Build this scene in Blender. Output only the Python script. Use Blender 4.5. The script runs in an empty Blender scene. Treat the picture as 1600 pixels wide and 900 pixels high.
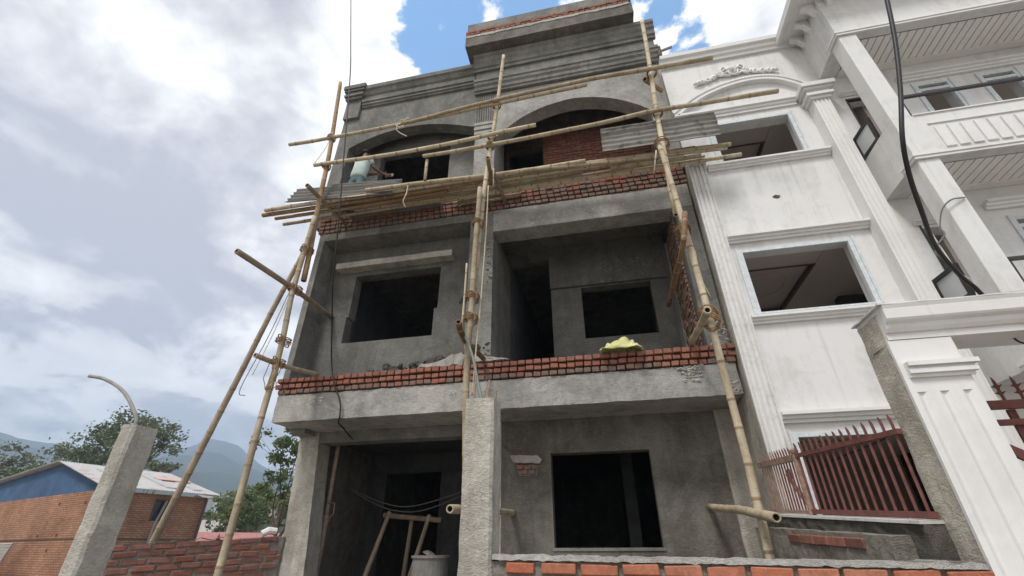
import bpy, bmesh, math, random
from mathutils import Vector, Matrix, noise
random.seed(11)
S = bpy.context.scene
C = S.collection
R = math.radians

# ------------------------------------------------------------------ camera, sky, sun, exposure
cd = bpy.data.cameras.new('camera'); cam = bpy.data.objects.new('camera', cd); C.objects.link(cam)
cd.sensor_width = 36; cd.lens = 697.4513 / 1600 * 36; cd.clip_end = 9000; cd.clip_start = 0.05
_p, _r, _y = R(30.2694), R(-0.239146), R(-11.764252)
_F = Vector((math.sin(_y)*math.cos(_p), math.cos(_y)*math.cos(_p), math.sin(_p)))
_r0 = Vector((math.cos(_y), -math.sin(_y), 0)); _u0 = _r0.cross(_F)
_RR = math.cos(_r)*_r0 + math.sin(_r)*_u0; _UU = -math.sin(_r)*_r0 + math.cos(_r)*_u0
M = Matrix((_RR, _UU, -_F)).transposed().to_4x4(); M.translation = (0, 0, 1.6)
cam.matrix_world = M
S.camera = cam
S.view_settings.view_transform = 'Standard'; S.view_settings.look = 'None'
S.view_settings.exposure = 0.95; S.view_settings.gamma = 1; S.view_settings.use_curve_mapping = False
S.cycles.max_bounces = 7; S.cycles.diffuse_bounces = 4; S.cycles.transparent_max_bounces = 4
S.cycles.volume_bounces = 1

SUN_DIR = Vector((-0.22, -0.62, 0.95)).normalized()      # towards the sun
sd = bpy.data.lights.new('sun', 'SUN'); so = bpy.data.objects.new('sun', sd); C.objects.link(so)
sd.energy = 1.5; sd.angle = R(14); sd.color = (1.0, 0.96, 0.90)
so.rotation_euler = (-SUN_DIR).to_track_quat('-Z', 'Y').to_euler()

W = bpy.data.worlds.new('World'); S.world = W; W.use_nodes = True

class NT:
    """small helper round a node tree"""
    def __init__(s, nt):
        s.nt = nt; s.n = nt.nodes; s.l = nt.links
    def new(s, t, **k):
        n = s.n.new(t)
        for a, v in k.items(): setattr(n, a, v)
        return n
    def link(s, a, b): s.l.new(a, b)
    def put(s, sock, v):
        if hasattr(v, 'is_linked') or hasattr(v, 'links'): s.l.new(v, sock)
        else: sock.default_value = v
    def math(s, op, a, b=0.0, c=None, clamp=False):
        n = s.new('ShaderNodeMath', operation=op, use_clamp=clamp)
        s.put(n.inputs[0], a); s.put(n.inputs[1], b)
        if c is not None: s.put(n.inputs[2], c)
        return n.outputs[0]
    def vmath(s, op, a, b=(0, 0, 0)):
        n = s.new('ShaderNodeVectorMath', operation=op)
        s.put(n.inputs[0], a); s.put(n.inputs[1], b)
        return n
    def noise(s, vec, scale, detail=5, rough=0.55, dist=0.0):
        n = s.new('ShaderNodeTexNoise'); s.put(n.inputs['Vector'], vec)
        n.inputs['Scale'].default_value = scale; n.inputs['Detail'].default_value = detail
        n.inputs['Roughness'].default_value = rough; n.inputs['Distortion'].default_value = dist
        return n.outputs['Fac']
    def ramp(s, fac, stops, interp='LINEAR'):
        n = s.new('ShaderNodeValToRGB'); cr = n.color_ramp; cr.interpolation = interp
        while len(cr.elements) < len(stops): cr.elements.new(0.5)
        for e, (p, c) in zip(cr.elements, stops):
            e.position = p
            e.color = (c, c, c, 1) if isinstance(c, (int, float)) else (*c, 1)
        s.put(n.inputs[0], fac); return n.outputs[0]
    def mix(s, fac, a, b, blend='MIX'):
        n = s.new('ShaderNodeMix', data_type='RGBA', blend_type=blend)
        s.put(n.inputs[0], fac)
        for sock, v in ((n.inputs[6], a), (n.inputs[7], b)):
            if isinstance(v, tuple): v = (*v, 1) if len(v) == 3 else v
            s.put(sock, v)
        return n.outputs[2]
    def maprange(s, v, a, b, c=0.0, d=1.0, smooth=True):
        n = s.new('ShaderNodeMapRange'); n.interpolation_type = 'SMOOTHSTEP' if smooth else 'LINEAR'
        s.put(n.inputs[0], v)
        for i, q in enumerate((a, b, c, d)): n.inputs[i+1].default_value = q
        return n.outputs[0]

def build_sky():
    w = NT(W.node_tree); bg = w.n['Background']
    sky = w.new('ShaderNodeTexSky', sky_type='NISHITA'); sky.sun_disc = False
    sky.sun_elevation = math.asin(SUN_DIR.z); sky.sun_rotation = math.atan2(SUN_DIR.x, SUN_DIR.y)
    sky.air_density = 1.0; sky.dust_density = 0.6; sky.ozone_density = 1.5
    tc = w.new('ShaderNodeTexCoord'); d = tc.outputs['Generated']
    sep = w.new('ShaderNodeSeparateXYZ'); w.link(d, sep.inputs[0])
    zz = w.math('ADD', w.math('MAXIMUM', sep.outputs[2], 0.0), 0.32)
    comb = w.new('ShaderNodeCombineXYZ')
    w.link(w.math('DIVIDE', sep.outputs[0], zz), comb.inputs[0])
    w.link(w.math('DIVIDE', sep.outputs[1], zz), comb.inputs[1])
    comb.inputs[2].default_value = 3.7
    P = comb.outputs[0]
    big = w.noise(P, 1.7, 5, 0.55, 0.5)
    det = w.noise(w.vmath('ADD', P, (4.2, 1.3, 0)).outputs[0], 3.2, 9, 0.58, 0.35)
    fine = w.noise(w.vmath('ADD', P, (1.7, 7.3, 0)).outputs[0], 9.0, 8, 0.6, 0.2)
    dens = w.math('ADD', w.math('MULTIPLY', big, 0.56), w.math('MULTIPLY', det, 0.44))
    # cloud shade: grey-lavender underside to bright white
    shade = w.math('ADD', w.math('MULTIPLY', dens, 0.84), w.math('MULTIPLY', fine, 0.16))
    cloud = w.ramp(shade, [(0.43, (1.05, 1.035, 1.01)), (0.463, (0.84, 0.825, 0.815)), (0.497, (0.64, 0.63, 0.64)), (0.54, (0.46, 0.455, 0.49))])
    # openings of blue sky
    hole = None
    for (v, rad, amp) in (((-0.215, 0.455, 0.865), 0.135, 0.9), ((0.158, 0.525, 0.836), 0.16, 1.15), ((-0.04, 0.42, 0.91), 0.20, 0.75), ((0.5, -0.5, 0.7), 0.35, 0.9), ((0.75, 0.3, 0.6), 0.2, 0.7)):
        dd = w.vmath('DISTANCE', d, v).outputs['Value']
        h = w.maprange(dd, rad*0.25, rad*1.15, amp, 0.0)
        hole = h if hole is None else w.math('MAXIMUM', hole, h)
    edge = w.math('ADD', w.math('MULTIPLY', w.math('SUBTRACT', det, 0.5), 4.2), w.math('MULTIPLY', w.math('SUBTRACT', fine, 0.5), 2.4))
    blue = w.maprange(w.math('ADD', w.math('SUBTRACT', hole, 0.42), w.math('MULTIPLY', edge, w.maprange(hole, 0.0, 0.25))), -0.06, 0.20)
    rim = w.maprange(hole, 0.02, 0.5)
    cloud = w.mix(w.math('MULTIPLY', rim, 0.75), cloud, (0.95, 0.95, 0.96))
    # haze brightening of the low sky
    low = w.maprange(sep.outputs[2], 0.08, 0.52, 1.0, 0.0)
    cloud = w.mix(w.math('MULTIPLY', low, w.maprange(det, 0.44, 0.535, 1.0, 0.0)), cloud, (1.08, 1.05, 1.0))
    skyc = w.mix(1.0, sky.outputs[0], (1.15, 1.62, 1.65), 'MULTIPLY')
    k = 0.10
    cl = w.vmath('SCALE', cloud); cl.inputs[3].default_value = 0.69 / k
    w.link(w.mix(blue, cl.outputs[0], skyc), bg.inputs[0])
    bg.inputs[1].default_value = k
build_sky()

# ------------------------------------------------------------------ materials
def mat(name, rough=0.85, spec=0.3):
    m = bpy.data.materials.new(name); m.use_nodes = True
    t = NT(m.node_tree); b = t.n['Principled BSDF']
    b.inputs['Roughness'].default_value = rough
    b.inputs['Specular IOR Level'].default_value = spec
    return m, t, b
def pos(t):
    g = t.new('ShaderNodeNewGeometry'); return g.outputs['Position']
def objpos(t):
    g = t.new('ShaderNodeTexCoord'); return g.outputs['Object']
def bump(t, b, h, strength=0.3, dist=0.02):
    n = t.new('ShaderNodeBump'); n.inputs['Strength'].default_value = strength; n.inputs['Distance'].default_value = dist
    t.put(n.inputs['Height'], h); t.link(n.outputs[0], b.inputs['Normal'])

def plaster(name, dark, mid, light, scale=1.0, rough_bump=0.35, streak=0.25, patch=0.6):
    m, t, b = mat(name, 0.92, 0.15)
    p = pos(t)
    n1 = t.noise(p, 0.55*scale, 6, 0.6, 0.4)
    n2 = t.noise(p, 3.1*scale, 8, 0.65)
    n3 = t.noise(p, 26*scale, 6, 0.7)
    sv = t.vmath('MULTIPLY', p, (5.0, 5.0, 0.5)).outputs[0]
    n4 = t.noise(sv, 1.0, 4, 0.6)
    f = t.math('ADD', t.math('MULTIPLY', n1, 0.5), t.math('ADD', t.math('MULTIPLY', n2, 0.36), t.math('MULTIPLY', n3, 0.14)))
    f = t.math('ADD', f, t.math('MULTIPLY', t.math('SUBTRACT', n4, 0.5), streak))
    c = t.ramp(f, [(0.36, dark), (0.5, mid), (0.64, light)])
    sw = t.noise(p, 1.3*scale, 5, 0.62, 2.6)
    c = t.mix(t.maprange(sw, 0.545, 0.575, 0, 0.5*patch), c, dark); c = t.mix(t.maprange(sw, 0.44, 0.405, 0, 0.5*patch), c, light)
    tr = t.noise(t.vmath('MULTIPLY', p, (1.0, 1.0, 2.2)).outputs[0], 6.0*scale, 4, 0.6, 3.0)
    c = t.mix(1.0, c, t.ramp(tr, [(0.35, 0.86), (0.65, 1.12)]), 'MULTIPLY')
    dr = t.noise(t.vmath('MULTIPLY', p, (9.0, 9.0, 0.35)).outputs[0], 1.0, 3, 0.55)
    c = t.mix(t.maprange(dr, 0.60, 0.70, 0, 0.35*patch), c, tuple(x*0.8 for x in dark))
    sp = t.noise(p, 55*scale, 3, 0.6)
    c = t.mix(t.maprange(sp, 0.63, 0.72, 0, 0.5), c, tuple(x*0.55 for x in dark))
    t.put(b.inputs['Base Color'], c)
    bump(t, b, t.math('ADD', t.math('ADD', t.math('MULTIPLY', n2, 1.0), t.math('MULTIPLY', tr, 0.7)), t.math('MULTIPLY', n3, 0.55 if rough_bump < 1 else 2.2)), rough_bump, 0.035 if rough_bump < 1 else 0.07)
    return m
MAT = {}
MAT['plaster'] = plaster('cement_plaster', (0.11, 0.108, 0.099), (0.172, 0.169, 0.155), (0.245, 0.24, 0.222))
MAT['plaster_bay'] = plaster('dark_bay_plaster', (0.088, 0.087, 0.08), (0.132, 0.131, 0.121), (0.185, 0.182, 0.169))  # darker copy of the plaster, used on the recessed bay walls
MAT['plaster_dark'] = plaster('dark_cement_plaster', (0.075, 0.069, 0.059), (0.135, 0.126, 0.11), (0.205, 0.193, 0.17))  # darker, browner tone of the cement plaster
MAT['plaster_light'] = plaster('pale_cement_plaster', (0.19, 0.186, 0.172), (0.29, 0.284, 0.265), (0.385, 0.377, 0.352))
MAT['concrete'] = plaster('cast_concrete', (0.27, 0.253, 0.217), (0.38, 0.36, 0.315), (0.50, 0.48, 0.425), 1.8, 0.6, 0.5)
MAT['concrete_pale'] = plaster('pale_side_concrete', (0.36, 0.335, 0.28), (0.52, 0.49, 0.42), (0.64, 0.61, 0.535), 1.8, 0.6, 0.4)
MAT['rough'] = plaster('rough_concrete', (0.13, 0.125, 0.105), (0.25, 0.237, 0.205), (0.37, 0.355, 0.31), 5.5, 1.0, 0.1)
MAT['mortar'] = plaster('mortar', (0.17, 0.155, 0.13), (0.27, 0.25, 0.215), (0.38, 0.36, 0.32), 4.0, 0.9, 0.05)
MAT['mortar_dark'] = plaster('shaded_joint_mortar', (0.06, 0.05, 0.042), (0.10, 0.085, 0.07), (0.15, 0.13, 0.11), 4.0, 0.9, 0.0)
MAT['mortar_white'] = plaster('pale_mortar', (0.34, 0.33, 0.30), (0.47, 0.455, 0.42), (0.6, 0.59, 0.55), 4.0, 0.9, 0.0)
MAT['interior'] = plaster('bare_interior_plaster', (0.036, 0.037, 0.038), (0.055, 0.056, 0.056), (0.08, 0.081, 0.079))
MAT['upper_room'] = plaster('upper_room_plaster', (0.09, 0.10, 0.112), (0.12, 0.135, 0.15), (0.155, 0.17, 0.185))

def white_paint(name, base, stain, amt=0.5, sc=1.0):
    m, t, b = mat(name, 0.6, 0.3)
    p = pos(t)
    n1 = t.noise(p, 0.9*sc, 7, 0.62, 0.3); n2 = t.noise(p, 9*sc, 6, 0.65)
    sv = t.vmath('MULTIPLY', p, (6.0, 6.0, 0.45)).outputs[0]
    n3 = t.noise(sv, 1.2, 5, 0.6)
    f = t.math('ADD', t.math('MULTIPLY', n1, 0.5), t.math('ADD', t.math('MULTIPLY', n2, 0.2), t.math('MULTIPLY', n3, 0.3)))
    k = t.maprange(f, 0.46, 0.64, 0, amt)
    c = t.mix(k, base, stain)
    dr = t.noise(t.vmath('MULTIPLY', p, (11.0, 11.0, 0.30)).outputs[0], 1.0, 4, 0.6)
    c = t.mix(t.maprange(dr, 0.56, 0.72, 0, 0.5*amt), c, tuple(x*0.82 for x in stain))
    c = t.mix(t.maprange(t.noise(p, 2.3*sc, 6, 0.65, 2.0), 0.54, 0.60, 0, 0.28*amt), c, stain)
    sp = t.noise(p, 34, 2, 0.5)
    c = t.mix(t.maprange(sp, 0.73, 0.78, 0, 0.35), c, (0.36, 0.34, 0.31))
    t.put(b.inputs['Base Color'], c)
    bump(t, b, n2, 0.12, 0.02)
    return m
MAT['white'] = white_paint('white_wall_paint', (0.648, 0.645, 0.638), (0.485, 0.477, 0.462), 0.75)
MAT['white_trim'] = white_paint('white_trim_paint', (0.678, 0.675, 0.668), (0.50, 0.492, 0.478), 0.4)
MAT['white_worn'] = white_paint('worn_white_pilaster_paint', (0.65, 0.643, 0.63), (0.38, 0.37, 0.35), 0.8, 2.0)
MAT['soffit'] = white_paint('soffit_board_paint', (0.79, 0.768, 0.742), (0.65, 0.63, 0.605), 0.5)
MAT['grooves'] = mat('soffit_groove', 0.9)[0]; MAT['grooves'].node_tree.nodes['Principled BSDF'].inputs['Base Color'].default_value = (0.17, 0.15, 0.14, 1)

def brick_mat(name, cols, grime=(0.2, 0.18, 0.15), gamt=0.5, island=False):
    m, t, b = mat(name, 0.9, 0.15)
    oi = t.new('ShaderNodeObjectInfo')
    rnd = t.new('ShaderNodeNewGeometry').outputs['Random Per Island'] if island else oi.outputs['Random']
    n = len(cols)
    c = t.ramp(rnd, [(i/(n-1), q) for i, q in enumerate(cols)])
    p = pos(t)
    n1 = t.noise(p, 14, 6, 0.65); n2 = t.noise(p, 60, 5, 0.7)
    c = t.mix(1.0, c, t.ramp(n1, [(0.3, 0.72), (0.7, 1.2)]), 'MULTIPLY')
    c = t.mix(t.maprange(n2, 0.5, 0.72, 0, gamt), c, grime)
    t.put(b.inputs['Base Color'], c)
    bump(t, b, t.math('ADD', n1, t.math('MULTIPLY', n2, 0.6)), 0.5, 0.01)
    return m
MAT['brick'] = brick_mat('fired_brick', [(0.249, 0.096, 0.066), (0.287, 0.124, 0.084), (0.217, 0.087, 0.062), (0.271, 0.132, 0.094), (0.237, 0.102, 0.073), (0.277, 0.109, 0.071)], (0.196, 0.166, 0.141), 0.6)
MAT['brick_grey'] = brick_mat('smeared_shaded_brick', [(0.177, 0.118, 0.093), (0.203, 0.115, 0.088), (0.160, 0.122, 0.101), (0.192, 0.133, 0.108), (0.211, 0.110, 0.081)], (0.169, 0.160, 0.143), 0.85)
MAT['brick_mass'] = brick_mat('fired_brick_mass', [(0.249, 0.096, 0.066), (0.287, 0.124, 0.084), (0.217, 0.087, 0.062), (0.271, 0.132, 0.094), (0.237, 0.102, 0.073), (0.277, 0.109, 0.071)], (0.196, 0.166, 0.141), 0.6, True)
MAT['brick_mass_grey'] = brick_mat('smeared_shaded_mass', [(0.177, 0.118, 0.093), (0.203, 0.115, 0.088), (0.160, 0.122, 0.101), (0.192, 0.133, 0.108), (0.211, 0.110, 0.081)], (0.169, 0.160, 0.143), 0.85, True)
MAT['brick_room'] = brick_mat('bare_room_brick_mass', [(0.30, 0.12, 0.085), (0.24, 0.105, 0.08), (0.34, 0.15, 0.105), (0.21, 0.10, 0.08), (0.28, 0.135, 0.10)], (0.26, 0.22, 0.18), 0.6, True)
MAT['brick_return'] = brick_mat('dusty_return_brick_mass', [(0.20, 0.125, 0.09), (0.16, 0.10, 0.075), (0.23, 0.14, 0.10), (0.15, 0.10, 0.08)], (0.19, 0.165, 0.135), 0.7, True)
MAT['brick_front'] = brick_mat('new_orange_brick', [(0.366, 0.117, 0.067), (0.404, 0.146, 0.085), (0.322, 0.104, 0.060), (0.385, 0.164, 0.103), (0.346, 0.124, 0.077)], (0.405, 0.305, 0.246), 0.45)
MAT['brick_old'] = brick_mat('weathered_red_brick', [(0.235, 0.093, 0.067), (0.284, 0.120, 0.087), (0.189, 0.082, 0.064), (0.263, 0.135, 0.102), (0.215, 0.104, 0.082)], (0.264, 0.222, 0.188), 0.7)

def brick_wall(name, c1, c2, mortar, bw, bh, axis='XZ', ang=0.0, mort=0.012):
    m, t, b = mat(name, 0.92, 0.1)
    tc = t.new('ShaderNodeTexCoord'); sep = t.new('ShaderNodeSeparateXYZ'); t.link(tc.outputs['Object'], sep.inputs[0])
    cb = t.new('ShaderNodeCombineXYZ')
    t.link(sep.outputs['XYZ'.index(axis[0])], cb.inputs[0]); t.link(sep.outputs['XYZ'.index(axis[1])], cb.inputs[1])
    jit = t.noise(tc.outputs['Object'], 2.2, 3, 0.5)
    v = t.vmath('ADD', cb.outputs[0], (0, 0, 0)).outputs[0]
    bt = t.new('ShaderNodeTexBrick'); t.link(v, bt.inputs['Vector'])
    bt.inputs['Color1'].default_value = (*c1, 1); bt.inputs['Color2'].default_value = (*c2, 1); bt.inputs['Mortar'].default_value = (*mortar, 1)
    bt.inputs['Scale'].default_value = 1.0; bt.inputs['Mortar Size'].default_value = mort
    bt.inputs['Brick Width'].default_value = bw; bt.inputs['Row Height'].default_value = bh; bt.inputs['Bias'].default_value = -0.1
    big = t.noise(tc.outputs['Object'], 0.8, 6, 0.65)
    c = t.mix(1.0, bt.outputs['Color'], t.ramp(big, [(0.3, 0.68), (0.7, 1.28)]), 'MULTIPLY')
    c = t.mix(t.maprange(t.noise(tc.outputs['Object'], 5, 6, 0.7), 0.5, 0.75, 0, 0.5), c, tuple(0.5*(x+y) for x, y in zip(mortar, c1)))
    t.put(b.inputs['Base Color'], c)
    bump(t, b, t.math('SUBTRACT', t.math('MULTIPLY', jit, 0.3), bt.outputs['Fac']), 0.8, 0.015)
    return m
MAT['house_brick'] = brick_wall('far_house_brick', (0.42, 0.215, 0.14), (0.30, 0.145, 0.095), (0.20, 0.125, 0.085), 0.24, 0.085, 'XZ', 0, 0.016)
MAT['house_brick_side'] = brick_wall('far_house_side_brick', (0.39, 0.20, 0.13), (0.28, 0.135, 0.09), (0.17, 0.115, 0.08), 0.24, 0.085, 'YZ', 0, 0.016)
MAT['raw_brick'] = brick_wall('bare_room_brick', (0.30, 0.115, 0.08), (0.17, 0.075, 0.06), (0.15, 0.135, 0.12), 0.23, 0.085, 'XZ', 0, 0.02)
MAT['raw_brick_side'] = brick_wall('raked_return_brick', (0.33, 0.13, 0.08), (0.22, 0.10, 0.065), (0.09, 0.075, 0.06), 0.24, 0.085, 'YZ', 0, 0.02)

def bamboo_mat(name, a, bcol, c_):
    m, t, b = mat(name, 0.78, 0.2)
    oi = t.new('ShaderNodeObjectInfo')
    p = objpos(t)
    n1 = t.noise(p, 2.4, 5, 0.6); n2 = t.noise(p, 18, 6, 0.7)
    f = t.math('ADD', t.math('MULTIPLY', n1, 0.55), t.math('ADD', t.math('MULTIPLY', n2, 0.3), t.math('MULTIPLY', oi.outputs['Random'], 0.15)))
    c = t.ramp(f, [(0.34, a), (0.5, bcol), (0.66, c_)])
    c = t.mix(1.0, c, t.ramp(oi.outputs['Random'], [(0.0, 0.8), (1.0, 1.15)]), 'MULTIPLY')
    sp = t.noise(p, 40, 3, 0.6)
    c = t.mix(t.maprange(sp, 0.60, 0.70, 0, 0.5), c, tuple(0.45*x for x in a))
    st = t.noise(t.vmath('MULTIPLY', p, (14, 14, 1.2)).outputs[0], 2.0, 4, 0.6)
    c = t.mix(t.maprange(st, 0.55, 0.68, 0, 0.45), c, tuple(0.7*x for x in a))
    t.put(b.inputs['Base Color'], c)
    bump(t, b, n2, 0.25, 0.01)
    return m
MAT['bamboo'] = bamboo_mat('dry_bamboo', (0.25, 0.195, 0.13), (0.40, 0.335, 0.235), (0.53, 0.465, 0.345))
MAT['bamboo_grey'] = bamboo_mat('weathered_bamboo', (0.16, 0.12, 0.085), (0.28, 0.22, 0.16), (0.38, 0.31, 0.23))
MAT['bamboo_brown'] = bamboo_mat('brown_bamboo', (0.14, 0.085, 0.045), (0.26, 0.165, 0.09), (0.36, 0.25, 0.15))

def simple(name, col, rough=0.7, spec=0.3, metal=0.0, var=0.25, sc=8.0, bmp=0.15):
    m, t, b = mat(name, rough, spec)
    p = objpos(t); n = t.noise(p, sc, 6, 0.65)
    c = t.mix(1.0, (*col, 1), t.ramp(n, [(0.28, 1-var), (0.72, 1+var)]), 'MULTIPLY')
    t.put(b.inputs['Base Color'], c); b.inputs['Metallic'].default_value = metal
    if bmp: bump(t, b, n, bmp, 0.01)
    return m
MAT['node'] = simple('bamboo_node', (0.29, 0.215, 0.135))
MAT['hole'] = simple('bamboo_hollow', (0.03, 0.025, 0.02))
MAT['rope'] = simple('coir_rope', (0.24, 0.15, 0.075), 0.9, 0.1, 0, 0.4, 60)
MAT['string'] = simple('pale_string', (0.55, 0.47, 0.33), 0.9, 0.1, 0, 0.3, 40)
MAT['rope_green'] = simple('green_grey_rope', (0.16, 0.19, 0.17), 0.8, 0.2, 0, 0.3, 40)
MAT['cable'] = simple('black_cable', (0.018, 0.018, 0.02), 0.45, 0.4, 0, 0.1)
MAT['cable_grey'] = simple('grey_cable', (0.10, 0.10, 0.10), 0.6, 0.3, 0, 0.2)
MAT['cable_white'] = simple('white_cable', (0.6, 0.58, 0.55), 0.6)
MAT['cloth'] = simple('pale_yellow_cloth', (0.52, 0.52, 0.24), 0.9, 0.1, 0, 0.30, 9, 0.3)
MAT['red_metal'] = simple('red_oxide_metal', (0.155, 0.058, 0.048), 0.8, 0.4, 0.0, 0.35, 12)
MAT['rust'] = simple('rusty_dusty_metal', (0.27, 0.185, 0.145), 0.85, 0.2, 0.0, 0.45, 18)
MAT['steel'] = simple('galvanised_tube', (0.26, 0.25, 0.235), 0.75, 0.3, 0.0, 0.25, 10)
MAT['prop'] = simple('dusty_steel_prop', (0.30, 0.23, 0.19), 0.8, 0.2, 0.0, 0.35, 10)
MAT['drum'] = simple('cement_caked_drum', (0.17, 0.163, 0.148), 0.85, 0.2, 0.0, 0.3, 7, 0.4)
MAT['frame_blue'] = simple('pale_blue_grey_frame', (0.55, 0.59, 0.61), 0.55, 0.4, 0, 0.18, 20)
MAT['frame_dark'] = simple('dark_casement_frame', (0.028, 0.028, 0.028), 0.5, 0.4)
MAT['rail'] = simple('brown_black_rail', (0.035, 0.028, 0.025), 0.5, 0.4)
MAT['blue_board'] = simple('blue_gable_board', (0.045, 0.095, 0.18), 0.8, 0.3, 0, 0.3, 1.2)
MAT['skin'] = simple('skin', (0.16, 0.085, 0.055), 0.6, 0.3, 0, 0.1)
MAT['hair'] = simple('black_hair', (0.012, 0.011, 0.011), 0.7, 0.2)
MAT['shirt'] = simple('pale_mint_shirt', (0.50, 0.58, 0.55), 0.9, 0.1, 0, 0.12, 5)
MAT['shorts'] = simple('grey_teal_shorts', (0.12, 0.18, 0.19), 0.9, 0.1, 0, 0.2, 5)
MAT['room'] = simple('beige_room_paint', (0.55, 0.49, 0.44), 0.7, 0.2, 0, 0.05, 1.5, 0.03)
MAT['tray_shade'] = simple('brown_tray_shade', (0.10, 0.075, 0.06), 0.7)
MAT['bark'] = simple('bark', (0.09, 0.07, 0.055), 0.9, 0.1, 0, 0.35, 6)
MAT['plastic_white'] = simple('white_plastic', (0.75, 0.74, 0.72), 0.5)
MAT['red_roof'] = simple('red_sheet_roof', (0.36, 0.155, 0.135), 0.6, 0.3, 0, 0.2, 2)
MAT['town_wall'] = simple('pale_town_wall', (0.62, 0.58, 0.53), 0.8, 0.2, 0, 0.12, 1)
MAT['town_wall_pink'] = simple('pink_town_wall', (0.55, 0.36, 0.30), 0.8, 0.2, 0, 0.12, 1)
MAT['town_roof'] = simple('grey_town_roof', (0.33, 0.27, 0.25), 0.8, 0.2, 0, 0.2, 1)
MAT['dark_pane'] = simple('dark_window_pane', (0.03, 0.035, 0.04), 0.25, 0.5)

def glass_mat():
    m, t, b = mat('pale_reflecting_glass', 0.08, 0.6)
    b.inputs['Base Color'].default_value = (0.55, 0.57, 0.57, 1); return m  # pale base colour stands in for the white reflection
MAT['glass'] = glass_mat()
def sheet_mat(name, a, bb, rustc, ramt, sc=1.0):
    m, t, b = mat(name, 0.75, 0.25)
    p = objpos(t)
    n1 = t.noise(t.vmath('MULTIPLY', p, (1, 5, 5)).outputs[0], 2.0*sc, 6, 0.6); n2 = t.noise(p, 26*sc, 6, 0.7)
    c = t.mix(t.math('ADD', t.math('MULTIPLY', n1, 0.7), t.math('MULTIPLY', n2, 0.3)), a, bb)
    c = t.mix(t.maprange(t.noise(p, 1.7*sc, 5, 0.6), 0.52, 0.68, 0, ramt), c, rustc)
    t.put(b.inputs['Base Color'], c); bump(t, b, n2, 0.4, 0.01)
    return m
MAT['asbestos'] = sheet_mat('grey_cement_sheet', (0.05, 0.05, 0.043), (0.34, 0.325, 0.295), (0.065, 0.068, 0.057), 0.8, 3.0)
MAT['sheet'] = sheet_mat('grey_corrugated_sheet', (0.08, 0.08, 0.073), (0.22, 0.21, 0.19), (0.10, 0.088, 0.07), 0.5, 2.0)
MAT['tin'] = sheet_mat('bright_tin_roof', (0.30, 0.295, 0.29), (0.50, 0.495, 0.49), (0.31, 0.235, 0.19), 0.8, 0.9)
MAT['old_tin'] = sheet_mat('old_tin_awning', (0.26, 0.24, 0.21), (0.46, 0.43, 0.38), (0.30, 0.22, 0.16), 0.5, 0.8)

def leaf_mat(name, a, bb, c_):
    m, t, b = mat(name, 0.6, 0.25)
    g = t.new('ShaderNodeNewGeometry')
    oi = t.noise(g.outputs['Position'], 0.35, 3, 0.6)
    f = t.math('ADD', t.math('MULTIPLY', oi, 0.65), t.math('MULTIPLY', t.noise(g.outputs['Position'], 6.0, 2, 0.5), 0.35))
    t.put(b.inputs['Base Color'], t.ramp(f, [(0.32, a), (0.5, bb), (0.68, c_)]))
    col = b.inputs['Base Color'].links[0].from_socket
    tl = t.new('ShaderNodeBsdfTranslucent'); t.link(col, tl.inputs['Color'])
    mx = t.new('ShaderNodeMixShader'); mx.inputs[0].default_value = 0.45
    t.link(b.outputs[0], mx.inputs[1]); t.link(tl.outputs[0], mx.inputs[2]); t.link(mx.outputs[0], t.n['Material Output'].inputs['Surface'])
    return m
MAT['leaf'] = leaf_mat('tree_leaves', (0.08, 0.105, 0.055), (0.14, 0.165, 0.09), (0.21, 0.23, 0.14))
MAT['leaf_bright'] = leaf_mat('bright_leaves', (0.075, 0.11, 0.04), (0.14, 0.185, 0.07), (0.22, 0.26, 0.11))
MAT['leaf_olive'] = leaf_mat('olive_leaves', (0.09, 0.10, 0.06), (0.15, 0.16, 0.09), (0.22, 0.22, 0.14))

def ground_mat():
    m, t, b = mat('dirt_and_grass', 0.95, 0.1)
    p = pos(t); n = t.noise(p, 0.05, 8, 0.6); n2 = t.noise(p, 1.4, 8, 0.65)
    c = t.mix(t.maprange(n, 0.4, 0.6), (0.33, 0.30, 0.26), (0.22, 0.20, 0.155))
    c = t.mix(1.0, c, t.ramp(n2, [(0.3, 0.7), (0.7, 1.25)]), 'MULTIPLY')
    t.put(b.inputs['Base Color'], c); bump(t, b, n2, 0.4, 0.05); return m
MAT['ground'] = ground_mat()
def hill_mat():
    m, t, b = mat('forested_hillside', 0.95, 0.05)
    p = pos(t); n = t.noise(p, 0.006, 8, 0.65); n2 = t.noise(p, 0.05, 8, 0.7)
    c = t.ramp(t.math('ADD', t.math('MULTIPLY', n, 0.6), t.math('MULTIPLY', n2, 0.4)), [(0.35, (0.03, 0.045, 0.02)), (0.55, (0.055, 0.075, 0.03)), (0.7, (0.09, 0.10, 0.05))])
    t.put(b.inputs['Base Color'], c); bump(t, b, n2, 1.0, 8.0); return m
MAT['hill'] = hill_mat()

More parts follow.
